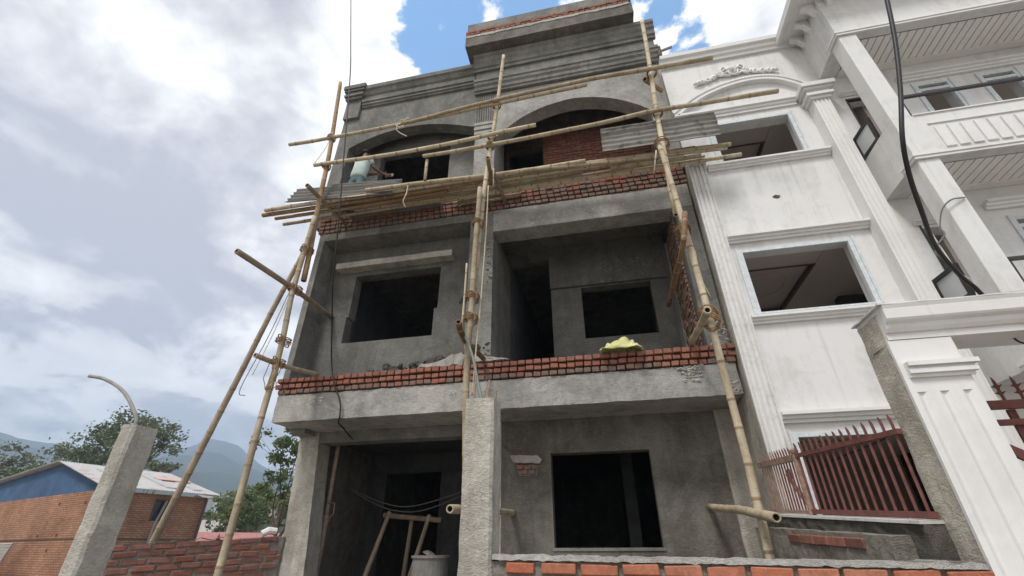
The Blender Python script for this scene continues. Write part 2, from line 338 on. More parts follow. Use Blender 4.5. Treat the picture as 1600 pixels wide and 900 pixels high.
# ------------------------------------------------------------------ mesh helpers
WL = {}                                                   # world location of every object that can be a parent
class MB:
    def __init__(s): s.v = []; s.f = []; s.m = []
    def quad(s, a, b, c, d, m=0):
        i = len(s.v); s.v += [a, b, c, d]; s.f.append((i, i+1, i+2, i+3)); s.m.append(m)
    def box(s, x0, x1, y0, y1, z0, z1, m=0):
        i = len(s.v)
        s.v += [(x0, y0, z0), (x1, y0, z0), (x1, y1, z0), (x0, y1, z0), (x0, y0, z1), (x1, y0, z1), (x1, y1, z1), (x0, y1, z1)]
        for q in ((0, 3, 2, 1), (4, 5, 6, 7), (0, 1, 5, 4), (1, 2, 6, 5), (2, 3, 7, 6), (3, 0, 4, 7)):
            s.f.append(tuple(i+k for k in q)); s.m.append(m)
        return s
    def hexa(s, bot, top, m=0):
        """four bottom corners and four top corners, same winding (ccw from above)"""
        i = len(s.v); s.v += list(bot) + list(top)
        for q in ((0, 3, 2, 1), (4, 5, 6, 7), (0, 1, 5, 4), (1, 2, 6, 5), (2, 3, 7, 6), (3, 0, 4, 7)):
            s.f.append(tuple(i+k for k in q)); s.m.append(m)
        return s
    def prism(s, poly, a, b, axis='y', m=0):
        """extrude a 2D polygon. axis y: poly is (x,z); axis x: poly is (y,z); axis z: poly is (x,y)"""
        n = len(poly); i = len(s.v)
        for t in (a, b):
            for (p, q) in poly:
                s.v.append({'y': (p, t, q), 'x': (t, p, q), 'z': (p, q, t)}[axis])
        s.f.append(tuple(range(i, i+n))); s.m.append(m)
        s.f.append(tuple(range(i+2*n-1, i+n-1, -1))); s.m.append(m)
        for k in range(n):
            j = (k+1) % n
            s.f.append((i+k, i+n+k, i+n+j, i+j)); s.m.append(m)
        return s
    def tube(s, pts, rad, n=8, m=0, caps=True, flat=1.0, up=None, mats=None):
        pts = [Vector(p) for p in pts]; k = len(pts)
        if not hasattr(rad, '__len__'): rad = [rad]*k
        T = []
        for i in range(k):
            d = pts[min(i+1, k-1)] - pts[max(i-1, 0)]
            T.append(d.normalized() if d.length > 1e-9 else Vector((0, 0, 1)))
        u = Vector(up) if up else (Vector((0, 0, 1)) if abs(T[0].z) < 0.9 else Vector((1, 0, 0)))
        base = len(s.v)
        for i in range(k):
            u = (u - T[i]*u.dot(T[i])); u = u.normalized() if u.length > 1e-6 else T[i].orthogonal().normalized()
            w = T[i].cross(u)
            for j in range(n):
                a = 2*math.pi*j/n
                s.v.append(tuple(pts[i] + (u*math.cos(a)*flat + w*math.sin(a))*rad[i]))
        for i in range(k-1):
            mm = mats[i] if mats else m
            for j in range(n):
                q = (j+1) % n
                s.f.append((base+i*n+j, base+i*n+q, base+(i+1)*n+q, base+(i+1)*n+j)); s.m.append(mm)
        if caps:
            s.f.append(tuple(base+j for j in range(n-1, -1, -1))); s.m.append(mats[0] if mats else m)
            s.f.append(tuple(base+(k-1)*n+j for j in range(n))); s.m.append(mats[-1] if mats else m)
        return s
    def mesh(s, name, mats, off=(0, 0, 0), smooth=False):
        me = bpy.data.meshes.new(name)
        ox, oy, oz = off
        me.from_pydata([(x-ox, y-oy, z-oz) for x, y, z in s.v], [], s.f)
        for m in (mats if isinstance(mats, (list, tuple)) else [mats]): me.materials.append(MAT[m] if isinstance(m, str) else m)
        me.polygons.foreach_set('material_index', s.m)
        if smooth: me.polygons.foreach_set('use_smooth', [True]*len(s.f))
        bm = bmesh.new(); bm.from_mesh(me); bmesh.ops.recalc_face_normals(bm, faces=bm.faces); bm.to_mesh(me); bm.free()
        me.update(); return me
    def build(s, name, mats, parent=None, at=None, smooth=False):
        """link as one object; its origin stands at the parent's origin, or at `at` (world)"""
        pl = WL[parent.name] if parent else Vector((0, 0, 0))
        loc = Vector(at) if at is not None else (pl.copy() if parent else Vector((0, 0, 0)))
        o = bpy.data.objects.new(name, s.mesh(name, mats, loc, smooth)); C.objects.link(o)
        if parent: o.parent = parent
        o.location = loc - pl
        WL[o.name] = loc
        return o
def tag(o, label, cat, group=None):
    o['label'] = label; o['category'] = cat
    if group: o['group'] = group
    return o
def thing(name, label, cat, loc=(0, 0, 0), group=None):
    o = bpy.data.objects.new(name, None); C.objects.link(o); o.location = loc; o.empty_display_size = 0.2
    WL[o.name] = Vector(loc); return tag(o, label, cat, group)
def structure(o): o['kind'] = 'structure'; return o
def stuff(o): o['kind'] = 'stuff'; return o
def inst(name, me, parent, loc, rot=(0, 0, 0), sc=(1, 1, 1)):
    o = bpy.data.objects.new(name, me); C.objects.link(o); o.parent = parent
    o.location = Vector(loc) - WL[parent.name]; o.rotation_euler = rot; o.scale = sc
    return o
def bevel(o, w, seg=2):
    b = o.modifiers.new('bevel', 'BEVEL'); b.width = w; b.segments = seg; b.limit_method = 'ANGLE'; return o
def roughen(o, amt, cuts=0.12, scale=3.0):
    """break up big flat faces a little so that edges are not ruler straight"""
    me = o.data; bm = bmesh.new(); bm.from_mesh(me)
    bmesh.ops.remove_doubles(bm, verts=bm.verts, dist=1e-5)
    for _ in range(6):
        es = [e for e in bm.edges if e.calc_length() > cuts]
        if not es or len(bm.verts) > 6000: break
        bmesh.ops.subdivide_edges(bm, edges=es, cuts=1, use_grid_fill=True)
    bmesh.ops.triangulate(bm, faces=[f for f in bm.faces if len(f.verts) > 4])
    off = Vector(WL.get(o.name, (0, 0, 0)))
    for v in bm.verts:
        p = (v.co + off)*scale
        v.co += (noise.noise_vector(p) + 0.5*noise.noise_vector(p*2.7))*amt
    bm.to_mesh(me); bm.free(); return o
def grid_wall(mb, xs, zs, solid, y0, y1, m=0, axis='y'):
    """a wall in XZ (or YZ) made of cells; solid(i,j) says which are filled; reveals are closed"""
    def P(x, y, z): return (x, y, z) if axis == 'y' else (y, x, z)
    nx, nz = len(xs)-1, len(zs)-1
    S_ = lambda i, j: 0 <= i < nx and 0 <= j < nz and solid(i, j)
    for i in range(nx):
        for j in range(nz):
            if not S_(i, j): continue
            a, b, c, d = xs[i], xs[i+1], zs[j], zs[j+1]
            mb.quad(P(a, y0, c), P(b, y0, c), P(b, y0, d), P(a, y0, d), m)
            mb.quad(P(b, y1, c), P(a, y1, c), P(a, y1, d), P(b, y1, d), m)
            if not S_(i-1, j): mb.quad(P(a, y1, c), P(a, y0, c), P(a, y0, d), P(a, y1, d), m)
            if not S_(i+1, j): mb.quad(P(b, y0, c), P(b, y1, c), P(b, y1, d), P(b, y0, d), m)
            if not S_(i, j-1): mb.quad(P(a, y1, c), P(b, y1, c), P(b, y0, c), P(a, y0, c), m)
            if not S_(i, j+1): mb.quad(P(a, y0, d), P(b, y0, d), P(b, y1, d), P(a, y1, d), m)
    return mb
def hole_wall(mb, x0, x1, z0, z1, holes, y0, y1, m=0, axis='y'):
    xs = sorted({x0, x1, *[h[0] for h in holes], *[h[1] for h in holes]}); xs = [x for x in xs if x0 <= x <= x1]
    zs = sorted({z0, z1, *[h[2] for h in holes], *[h[3] for h in holes]}); zs = [z for z in zs if z0 <= z <= z1]
    def solid(i, j):
        cx, cz = (xs[i]+xs[i+1])/2, (zs[j]+zs[j+1])/2
        return not any(h[0] < cx < h[1] and h[2] < cz < h[3] for h in holes)
    return grid_wall(mb, xs, zs, solid, y0, y1, m, axis)
def interp(pts, x):
    for (a, b), (c, d) in zip(pts, pts[1:]):
        if a <= x <= c:
            t = (x-a)/(c-a); return b + (d-b)*t
    return pts[0][1] if x < pts[0][0] else pts[-1][1]
def crom(pts, n):
    """smooth curve through points"""
    P = [Vector(p) for p in pts]; P = [P[0]*2-P[1]] + P + [P[-1]*2-P[-2]]; out = []
    for i in range(1, len(P)-2):
        for k in range(n):
            t = k/n; a, b, c, d = P[i-1:i+3]
            out.append(0.5*((2*b)+(c-a)*t+(2*a-5*b+4*c-d)*t*t+(3*b-a-3*c+d)*t**3))
    out.append(P[-2]); return out

# brick meshes shared by all alike bricks: centred, x along the face, y into the wall
def brick_meshes(tagname, lx, ly, lz, material, n=5, jit=0.004, bev=0.006):
    out = []
    for k in range(n):
        bm = bmesh.new(); bmesh.ops.create_cube(bm, size=1)
        for v in bm.verts:
            v.co = Vector((v.co.x*lx, v.co.y*ly, v.co.z*lz)) + Vector((random.uniform(-1, 1), random.uniform(-1, 1), random.uniform(-1, 1)))*jit
        bmesh.ops.bevel(bm, geom=list(bm.edges), offset=bev, segments=1, affect='EDGES')
        me = bpy.data.meshes.new(tagname); bm.to_mesh(me); bm.free(); me.materials.append(MAT[material]); out.append(me)
    return out

# ------------------------------------------------------------------ ground, hills
structure(MB().box(-4000, 4000, -60, 4000, -0.6, 0.0).build('ground', 'ground'))
def build_hills():
    prof = [(-125, 0.13), (-80, 0.15), (-62, 0.165), (-58.8, 0.148), (-55, 0.14), (-52, 0.142), (-49.5, 0.146), (-47.6, 0.157), (-46.3, 0.163), (-45.2, 0.176), (-44.0, 0.1745), (-43.2, 0.170), (-42.2, 0.166), (-41, 0.150), (-38, 0.125), (-30, 0.13), (-15, 0.12), (20, 0.11)]
    fr = [(90, 0.0), (130, 2.0), (200, 8.5), (300, 19.0), (420, 30.0), (650, 48.0), (1000, 95.0)]
    NA, NR = 230, 44; v = []; f = []
    for i in range(NA+1):
        az = -125 + 145*i/NA; pk = interp(prof, az)
        for j in range(NR+1):
            t = j/NR; r = 90 + 2560*t**1.6
            h = interp(fr, r) if r <= 1000 else 95 + (pk*2450 - 95)*min(1, ((r-1000)/1450))**1.15
            if r > 2450: h = pk*2450*(1 - 0.25*(r-2450)/200)
            a = R(az); p = Vector((r*math.sin(a), r*math.cos(a), 0))
            k = min(1, r/1200)
            h += k*(noise.noise(p*0.004)*34 + noise.noise(p*0.013)*16 + noise.noise(p*0.045)*6)*(1 if r > 900 else r/2500)*(0.45 if r > 2200 else 1)
            v.append((p.x, p.y, h - (0.05 if j == 0 else 0)))
    w = NR+1
    for i in range(NA):
        for j in range(NR): f.append((i*w+j, i*w+j+1, (i+1)*w+j+1, (i+1)*w+j))
    mb = MB(); mb.v = v; mb.f = f; mb.m = [0]*len(f)
    structure(mb.build('hills', 'hill', smooth=True))
build_hills()

# ------------------------------------------------------------------ grey building under construction
XL, XR, PA, PB, F0 = -5.42, 1.86, -2.16, -1.71, 6.5
G = thing('unfinished_building', 'grey cement plastered three storey building still under construction, behind the bamboo scaffolding', 'building', (-1.8, 6.5, 0))
def gp(name, mb, mats, smooth=False, rough=0.0, sc=3.0, cuts=0.25):
    o = mb.build(name, mats, G, smooth=smooth)
    if rough: roughen(o, rough, cuts, sc)
    return o
PL, PD, PLT = 'plaster', 'plaster_dark', 'plaster_light'
# slabs and outer shell
gp('floor_slab', MB().box(XL, XR, F0, 13.98, 3.41, 3.852), PLT, rough=0.011, cuts=0.16, sc=5)
gp('floor_slab', MB().box(XL+.01, XR-.01, 6.97, 13.98, 7.25, 7.45), PD)
gp('roof_slab', MB().box(-5.58, 1.9, 6.76, 13.98, 10.98, 11.12), PD)
gp('side_wall', MB().box(XL, -5.30, F0+.003, 13.97, 3.855, 7.28), PL)
gp('side_wall', MB().box(-5.6, -5.45, 6.78, 13.97, 7.452, 11.1), PL)
gp('side_wall', MB().box(1.555, XR, F0+.003, 13.97, 3.855, 6.743), PL)
gp('side_wall', MB().box(1.62, 1.9, 6.78, 13.97, 7.452, 10.97), PL)
gp('rear_wall', hole_wall(MB(), -5.6, 1.9, 0, 11.1, [(-4.2, -3.0, 4.8, 6.2), (0.2, 1.2, 4.8, 6.2), (-4.2, -3.0, 8.4, 9.8)], 13.99, 14.2), PD)
gp('side_wall', MB().box(-5.40, -5.16, 7.68, 13.97, 0, 3.408), PD)
gp('side_wall', MB().box(1.63, 1.85, 7.56, 13.97, 0, 3.408), PD)
# ground storey
c = MB(); c.hexa([(-5.19, 7.30, 0), (-4.68, 7.30, 0), (-4.68, 7.66, 0), (-5.19, 7.66, 0)], [(-5.41, 7.30, 3.405), (-5.03, 7.30, 3.405), (-5.03, 7.66, 3.405), (-5.41, 7.66, 3.405)])
gp('column', c, 'concrete', rough=0.012, cuts=0.15, sc=4)
gp('column', MB().box(PA, PB, 7.31, 7.62, 0, 3.405), 'concrete')
gp('column', MB().box(1.60, XR, 7.26, 7.54, 0, 3.405), 'concrete', rough=0.01)
gp('beam', MB().box(-5.03, PA, 7.32, 7.60, 3.22, 3.407), 'plaster')
gp('beam', MB().box(XL+.02, -5.415+.3, 6.98, 7.29, 3.33, 3.408), 'plaster')
gp('ground_floor_wall', hole_wall(MB(), PB, 1.60, 0, 3.407, [(-0.92, 0.58, 1.605, 2.885)], 7.315, 7.54), PD)
gp('window_sill', MB().box(-0.94, 0.60, 7.30, 7.55, 1.565, 1.603), PL)
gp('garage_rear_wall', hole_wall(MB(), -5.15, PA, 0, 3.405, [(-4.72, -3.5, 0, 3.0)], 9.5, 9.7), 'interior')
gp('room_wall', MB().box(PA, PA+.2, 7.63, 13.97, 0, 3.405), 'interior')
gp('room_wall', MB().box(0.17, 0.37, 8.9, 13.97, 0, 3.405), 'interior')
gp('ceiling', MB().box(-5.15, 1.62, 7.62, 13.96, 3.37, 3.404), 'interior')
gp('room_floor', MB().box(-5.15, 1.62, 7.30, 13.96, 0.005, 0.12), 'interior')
# exposed brick patch on the ground wall and the plaster chipped round it
pm = MB(); pm.prism([(-1.56, 2.86), (-1.44, 2.87), (-1.12, 2.85), (-1.05, 2.79), (-1.09, 2.74), (-1.5, 2.76)], 7.255, 7.318)
gp('plaster_patch', pm, 'concrete', rough=0.012, cuts=0.06, sc=14)
pm = MB(); pm.prism([(-1.47, 2.73), (-1.10, 2.72), (-1.14, 2.56), (-1.42, 2.57)], 7.295, 7.318)
gp('plaster_patch', pm, 'mortar', rough=0.012, cuts=0.06, sc=14)
bq = brick_meshes('brick', 0.105, 0.05, 0.062, 'brick_grey', 3)
for k, (x, z) in enumerate(((-1.40, 2.69), (-1.285, 2.685), (-1.17, 2.69), (-1.33, 2.615), (-1.21, 2.61))): inst('brick', bq[k % 3], G, (x, 7.285, z))
# first floor: beam, piers, recessed bays
gp('beam', MB().box(XL, PA, F0, 6.96, 7.075, 7.249), PL, rough=0.004)
gp('beam', MB().box(PB, XR, F0, 6.88, 6.745, 7.249), PLT, rough=0.006)
gp('beam', MB().box(PA+.001, PB-.001, F0+.003, 6.88, 6.9, 7.249), PL)
gp('pier', MB().box(PA, PB, F0+.002, 8.0, 3.855, 6.898), PL, rough=0.005)
wx = (-4.70, -2.88)
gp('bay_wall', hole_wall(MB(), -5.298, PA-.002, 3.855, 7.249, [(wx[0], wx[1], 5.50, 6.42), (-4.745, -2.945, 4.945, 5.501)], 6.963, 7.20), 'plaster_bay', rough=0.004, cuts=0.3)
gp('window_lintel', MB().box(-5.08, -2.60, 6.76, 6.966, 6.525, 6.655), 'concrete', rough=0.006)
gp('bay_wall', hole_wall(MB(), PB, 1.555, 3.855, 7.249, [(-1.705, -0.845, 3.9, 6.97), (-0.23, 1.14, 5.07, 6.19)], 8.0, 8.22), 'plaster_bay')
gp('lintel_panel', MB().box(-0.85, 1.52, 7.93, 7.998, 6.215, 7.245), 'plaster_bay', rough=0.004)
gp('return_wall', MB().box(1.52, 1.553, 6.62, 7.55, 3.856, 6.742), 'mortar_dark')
gp('return_wall', MB().box(1.47, 1.553, 7.552, 7.997, 3.856, 6.742), PL, rough=0.004)
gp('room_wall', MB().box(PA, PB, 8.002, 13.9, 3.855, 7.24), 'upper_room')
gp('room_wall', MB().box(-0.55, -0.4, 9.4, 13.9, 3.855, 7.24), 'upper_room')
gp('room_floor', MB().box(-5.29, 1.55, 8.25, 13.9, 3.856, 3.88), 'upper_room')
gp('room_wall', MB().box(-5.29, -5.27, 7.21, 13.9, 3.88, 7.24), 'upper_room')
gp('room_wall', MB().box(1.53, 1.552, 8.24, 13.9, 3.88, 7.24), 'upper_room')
# rubble and mortar left at the foot of the left bay, mortar slopped over the bricks
mb = MB()
for k in range(95):
    x = random.triangular(-4.5, PA-.05, -2.5); z = 4.14 + random.random()*0.36*(0.3+0.7*(x+4.5)/2.3); y = 6.93 - random.random()*0.16
    s = random.uniform(0.02, 0.065)
    base = [Vector((random.uniform(-1, 1), random.uniform(-.7, .7), random.uniform(-.8, .8)))*s + Vector((x, y, z)) for _ in range(8)]
    a = [(p.x, p.y, p.z) for p in base]
    i = len(mb.v)
    for dx, dy, dz in ((-1, -1, -1), (1, -1, -1), (1, 1, -1), (-1, 1, -1), (-1, -1, 1), (1, -1, 1), (1, 1, 1), (-1, 1, 1)):
        mb.v.append((x+dx*s*random.uniform(.5, 1.1), y+dy*s*random.uniform(.5, 1), z+dz*s*random.uniform(.4, .9)))
    for q in ((0, 3, 2, 1), (4, 5, 6, 7), (0, 1, 5, 4), (1, 2, 6, 5), (2, 3, 7, 6), (3, 0, 4, 7)): mb.f.append(tuple(i+t for t in q)); mb.m.append(0)
stuff(gp('rubble', mb, 'rough'))
def lump(x0, x1, z0, z1, y, d, n, material, name='mortar_splash', sc=1.0):
    mb = MB()
    for k in range(n):
        x = random.uniform(x0, x1); z = random.uniform(z0, z1); r = random.uniform(.012, .045)*sc
        i = len(mb.v); mb.v.append((x, y-d*random.uniform(.4, 1), z)); nn = 7
        for j in range(nn):
            a = 2*math.pi*j/nn; q = r*random.uniform(.6, 1.4)
            mb.v.append((x+q*math.cos(a), y+.003, z+q*.7*math.sin(a)))
        for j in range(nn): mb.f.append((i, i+1+j, i+1+(j+1) % nn)); mb.m.append(0)
    return stuff(gp(name, mb, material))
lump(-4.75, -4.55, 3.66, 3.78, 6.5, .02, 16, 'mortar_white')
lump(-2.6, -1.2, 3.55, 3.75, 6.5, .012, 16, 'mortar_white')
lump(1.10, 1.42, 3.72, 3.86, 6.49, .035, 40, 'mortar_white')
lump(1.10, 1.4, 3.60, 3.70, 6.49, .02, 10, 'mortar_white')
lump(-1.1, 0.9, 6.80, 6.98, 6.5, .012, 26, 'mortar_white')
lump(1.62, 1.85, 4.15, 4.5, 6.5, .035, 34, 'mortar_white')
lump(1.65, 1.85, 3.43, 3.62, 6.5, .025, 20, 'mortar_white')
lump(-2.14, -1.74, 4.15, 4.5, 6.5, .04, 50, 'rough', sc=1.4)
lump(-1.82, -1.72, 5.6, 6.6, 6.5, .03, 26, 'mortar')
lump(0.2, 1.1, 6.22, 6.75, 7.93, .03, 60, 'mortar')
lump(-5.0, -3.0, 4.16, 4.32, 6.93, .02, 30, 'rough')
mb = MB(); mb.prism([(-2.95, 4.16), (-2.9, 4.22), (-2.6, 4.24), (-2.35, 4.33), (-2.17, 4.36), (-2.17, 4.16)], 6.5, 6.8); gp('mortar_heap', mb, 'mortar_white', rough=0.03, cuts=0.08, sc=9)
mb = MB(); mb.prism([(-1.95, 4.16), (-1.95, 4.30), (-1.74, 4.24), (-1.4, 4.17)], 6.45, 6.7); gp('mortar_heap', mb, 'mortar_white', rough=0.02, cuts=0.08, sc=9)
mb = MB(); mb.prism([(-2.46, 5.56), (-2.40, 5.66), (-2.28, 5.67), (-2.27, 5.58), (-2.36, 5.54)], 6.94, 6.985); gp('putlog_hole', mb, 'hole')
# second floor: walls with low arches
def arch_wall(x0, x1, ztop, arch, y0, y1, mats, name, nseg=40):
    mb = MB(); xs = [x0+(x1-x0)*i/nseg for i in range(nseg+1)]
    for a, b in zip(xs, xs[1:]):
        za, zb = interp(arch, a), interp(arch, b)
        mb.quad((a, y0, za), (b, y0, zb), (b, y0, ztop), (a, y0, ztop)); mb.quad((b, y1, zb), (a, y1, za), (a, y1, ztop), (b, y1, ztop))
        mb.quad((a, y1, za), (b, y1, zb), (b, y0, zb), (a, y0, za)); mb.quad((a, y0, ztop), (b, y0, ztop), (b, y1, ztop), (a, y1, ztop))
    mb.quad((x0, y0, interp(arch, x0)), (x0, y0, ztop), (x0, y1, ztop), (x0, y1, interp(arch, x0)))
    mb.quad((x1, y0, interp(arch, x1)), (x1, y1, interp(arch, x1)), (x1, y1, ztop), (x1, y0, ztop))
    return gp(name, mb, mats)
archL = [(-5.28, 9.78), (-5.0, 9.915), (-4.56, 10.075), (-4.137, 10.15), (-3.65, 10.168), (-3.255, 10.12), (-2.806, 10.0), (-2.165, 9.75)]
archR = [(-1.72, 9.22), (-1.467, 9.455), (-1.1, 9.74), (-0.7, 9.93), (-0.3, 10.03), (0.063, 10.058), (0.535, 9.96), (0.9, 9.80), (1.25, 9.56), (1.56, 9.28)]
def smooth_pts(a):
    q = crom([(x, 0, z) for x, z in a], 8); return [(p.x, p.z) for p in q]
archL, archR = smooth_pts(archL), smooth_pts(archR)
arch_wall(-5.28, -2.165, 11.13, archL, F0, 6.77, PL, 'arched_wall', 48)
gp('pier', MB().box(-5.6, -5.281, F0, 6.775, 7.452, 11.129), PL)
arch_wall(-1.72, 1.56, 10.745, archR, F0-.02, 6.77, PLT, 'arched_wall', 60)
gp('pier', MB().box(1.561, 1.915, F0-.018, 6.775, 7.645, 10.745), PLT)
gp('pier', MB().box(-2.165, -1.721, F0-.02, 7.4, 7.452, 10.745), PLT)
# archivolt band round the right arch
mb = MB()
for (a, za), (b, zb) in zip(archR, archR[1:]):
    n1 = Vector((-(zb-za), b-a)).normalized()*0.16
    mb.hexa([(a, 6.452, za-.001), (b, 6.452, zb-.001), (b, 6.479, zb-.001), (a, 6.479, za-.001)], [(a+n1.x, 6.452, za+n1.y), (b+n1.x, 6.452, zb+n1.y), (b+n1.x, 6.479, zb+n1.y), (a+n1.x, 6.479, za+n1.y)])
gp('arch_moulding', mb, PLT)
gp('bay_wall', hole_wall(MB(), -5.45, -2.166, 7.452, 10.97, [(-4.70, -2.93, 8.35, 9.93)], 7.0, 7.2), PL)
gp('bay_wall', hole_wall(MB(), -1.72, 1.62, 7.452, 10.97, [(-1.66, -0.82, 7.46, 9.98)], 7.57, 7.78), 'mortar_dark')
gp('bay_wall', MB().box(-1.70, 1.615, 7.52, 7.548, 10.3, 10.96), PD)  # dark panel put in for the shading under the ceiling
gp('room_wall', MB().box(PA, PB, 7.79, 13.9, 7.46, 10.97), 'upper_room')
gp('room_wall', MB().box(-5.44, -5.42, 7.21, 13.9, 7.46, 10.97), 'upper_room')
mb = MB(); mb.prism([(-2.66, 9.66), (-2.58, 9.72), (-2.47, 9.69), (-2.49, 9.60), (-2.6, 9.58)], 6.985, 6.999); gp('putlog_hole', mb, 'hole')
gp('sill', MB().box(-5.27, -2.17, 6.52, 6.76, 7.452, 7.66), PL)
# stub pilaster and capital on the left corner
gp('pilaster', MB().box(-5.60, -5.20, 6.42, 6.499, 10.78, 11.42), PL)
for (d, z0, z1) in ((.03, 11.42, 11.50), (.075, 11.50, 11.57), (.05, 11.57, 11.66), (.09, 11.66, 11.73), (.12, 11.73, 11.86)):
    gp('capital', MB().box(-5.60-d*.6, -5.20+d, 6.38-d, 6.74, z0+.001, z1), PL)
# left cornice
prof = [(6.5, 11.131), (6.46, 11.14), (6.45, 11.19), (6.42, 11.20), (6.42, 11.27), (6.39, 11.28), (6.385, 11.36), (6.44, 11.38), (6.44, 11.52), (6.40, 11.56), (6.36, 11.66), (6.32, 11.69), (6.31, 11.80), (6.75, 11.82), (6.75, 11.131)]
gp('cornice', MB().prism(prof, -5.16, -2.215, 'x'), PL)
# right block with two cornices
def cornice(z, h, d, x0, x1, yb):
    q = [(0, 0), (-.35*d, .0), (-.4*d, .16*h), (-.55*d, .2*h), (-.6*d, .42*h), (-.8*d, .55*h), (-.85*d, .75*h), (-d, .8*h), (-d, h), (0, h)]
    return MB().prism([(yb+a, z+b) for a, b in q], x0, x1, 'x')
gp('cornice', cornice(10.747, .385, .17, -2.21, 1.97, 6.46), PL)
gp('frieze', MB().box(-2.19, 1.935, 6.40, 6.78, 11.133, 11.50), PL)
gp('cornice', cornice(11.502, .50, .20, -2.23, 1.99, 6.42), PL)
gp('cornice_core', MB().box(-2.19, 1.93, 6.47, 6.79, 10.746, 11.132), PD)
gp('cornice_core', MB().box(-2.20, 1.95, 6.43, 6.85, 11.5015, 11.99), PD)
for (a, b, z0, z1) in ((1.9305, 2.02, 10.80, 11.12),): gp('cornice_return', MB().box(a, b, 6.33, 6.78, z0, z1), PD)
# fluted pilaster
for k in range(8): gp('flute', MB().box(-2.175+.0535*k, -2.175+.0535*k+.034, 6.452, 6.479, 9.78, 10.74), PL)
for (d, z0, z1) in ((.05, 9.70, 9.78), (.03, 9.62, 9.70), (.06, 9.54, 9.62), (.035, 9.42, 9.54)): gp('pilaster_base', MB().box(-2.166-.01, -1.75+.02, 6.479-d, 6.4795, z0+.001, z1-.001), PLT)
# roof box that juts forward over the cornice
gp('roof_box_wall', MB().box(-1.85, 1.58, 6.42, 9.4, 11.995, 12.05), PLT)
gp('roof_box_wall', MB().box(-2.25, -1.851, 6.60, 9.4, 11.97, 12.05), PL)
gp('roof_box_slab', MB().box(-2.38, 1.575, 6.0, 9.5, 12.03, 12.42), PD, rough=0.006)
gp('roof_box_parapet', MB().box(-2.37, 1.60, 6.07, 6.25, 12.70, 13.07), PL)
mb = MB(); random.seed(4)
zb = [(x, 12.36+.05*noise.noise(Vector((x*3.1, 2, 0)))+.03*noise.noise(Vector((x*11, 5, 0)))) for x in [-2.37+.05*i for i in range(79)]]
mb.prism([(-2.37, 12.44)] + zb + [(1.53, 12.44)], 5.985, 5.999); gp('plaster_edge', mb, 'mortar_white')
# ------------------------------------------------------------------ the brick courses of the building, brick by brick
random.seed(21)
hb = brick_meshes('brick', 0.110, 0.20, 0.070, 'brick', 6, .0035, .007); hg = brick_meshes('brick', 0.110, 0.20, 0.070, 'brick_grey', 6, .0035, .007)
nb = 0; rest = MB(); rest_g = MB()
def course(x0, x1, z, y, pitch, grey, skip=None, lost=0.0):
    global nb
    x = x0
    while x < x1-pitch*.6:
        w = pitch*random.uniform(.95, 1.05); cx = x+w/2; x += w
        if skip and skip(cx): continue
        if random.random() < lost: continue
        dy = random.uniform(-.012, .010); dz = random.uniform(-.003, .003)
        g = noise.noise(Vector((cx*1.3, z*7, 3)))*.5+.5+random.uniform(-.15, .15) < grey
        if nb < 300:
            me = (hg if g else hb)[random.randrange(6)]
            inst('brick', me, G, (cx, y+.10+dy, z+.043+dz), (random.uniform(-.02, .02), random.uniform(-.02, .02), random.uniform(-.04, .04)), (w/.127, 1, random.uniform(.95, 1.05))); nb += 1
        else:
            (rest_g if g else rest).box(cx-.054*w/.127, cx+.054*w/.127, y+dy, y+.2+dy, z+.008+dz, z+.078+dz)
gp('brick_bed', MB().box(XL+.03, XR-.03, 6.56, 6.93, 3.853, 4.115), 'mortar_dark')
for k, (gr, off) in enumerate(((.62, .0), (.14, -.06), (.03, .0))):
    course(XL-.02-.012*k+off*.5, XR+.02, 3.862+.093*k, 6.475-.018*k, .127, gr)
course(-5.0, -3.1, 4.141, 6.70, .127, .25, None, .05)
gp('brick_bed', MB().box(XL+.03, XR-.03, 6.57, 6.96, 7.2505, 7.62), 'mortar_dark')
for k, gr in enumerate((.85, .70, .58, .5)):  # extra grey bricks here carry the shade under the deck
    course(XL-.05, XR+.03, 7.262+.093*k, 6.475-.012*k, .127, gr)
gp('brick_bed', MB().box(-2.34, 1.55, 6.10, 6.5, 12.425, 12.698), 'mortar_dark')
for k in range(3): course(-2.40, 1.58, 12.425+.09*k, 6.03-.008*k, .127, .3)
if rest.v: stuff(gp('bricks', rest, 'brick_mass'))
if rest_g.v: stuff(gp('bricks', rest_g, 'brick_mass_grey'))

random.seed(9)
bw = MB()
for k in range(31):
    z = 8.0+.084*k; x = -.80-.12*(k % 2)
    while x < 1.58:
        w = random.uniform(.205, .235); a = max(x, -.80); b = min(x+w, 1.61)
        if b-a > .05 and z < 10.26: dy = random.uniform(-.008, .008); bw.box(a+.005, b-.005, 7.545+dy, 7.60, z+.006+random.uniform(-.003, .003), z+.074)
        x += w+.008
stuff(gp('bricks', bw, 'brick_room'))
bw = MB()
for k in range(34):
    z = 3.86+.0845*k; y = 6.63-.12*(k % 2)
    while y < 7.53:
        w = random.uniform(.21, .235); a = max(y, 6.625); b = min(y+w, 7.548)
        if b-a > .05: dx = random.uniform(-.012, .012); bw.box(1.495+dx, 1.54, a+.006, b-.006, z+.008, z+.072)
        y += w+.01
stuff(gp('bricks', bw, 'brick_return'))

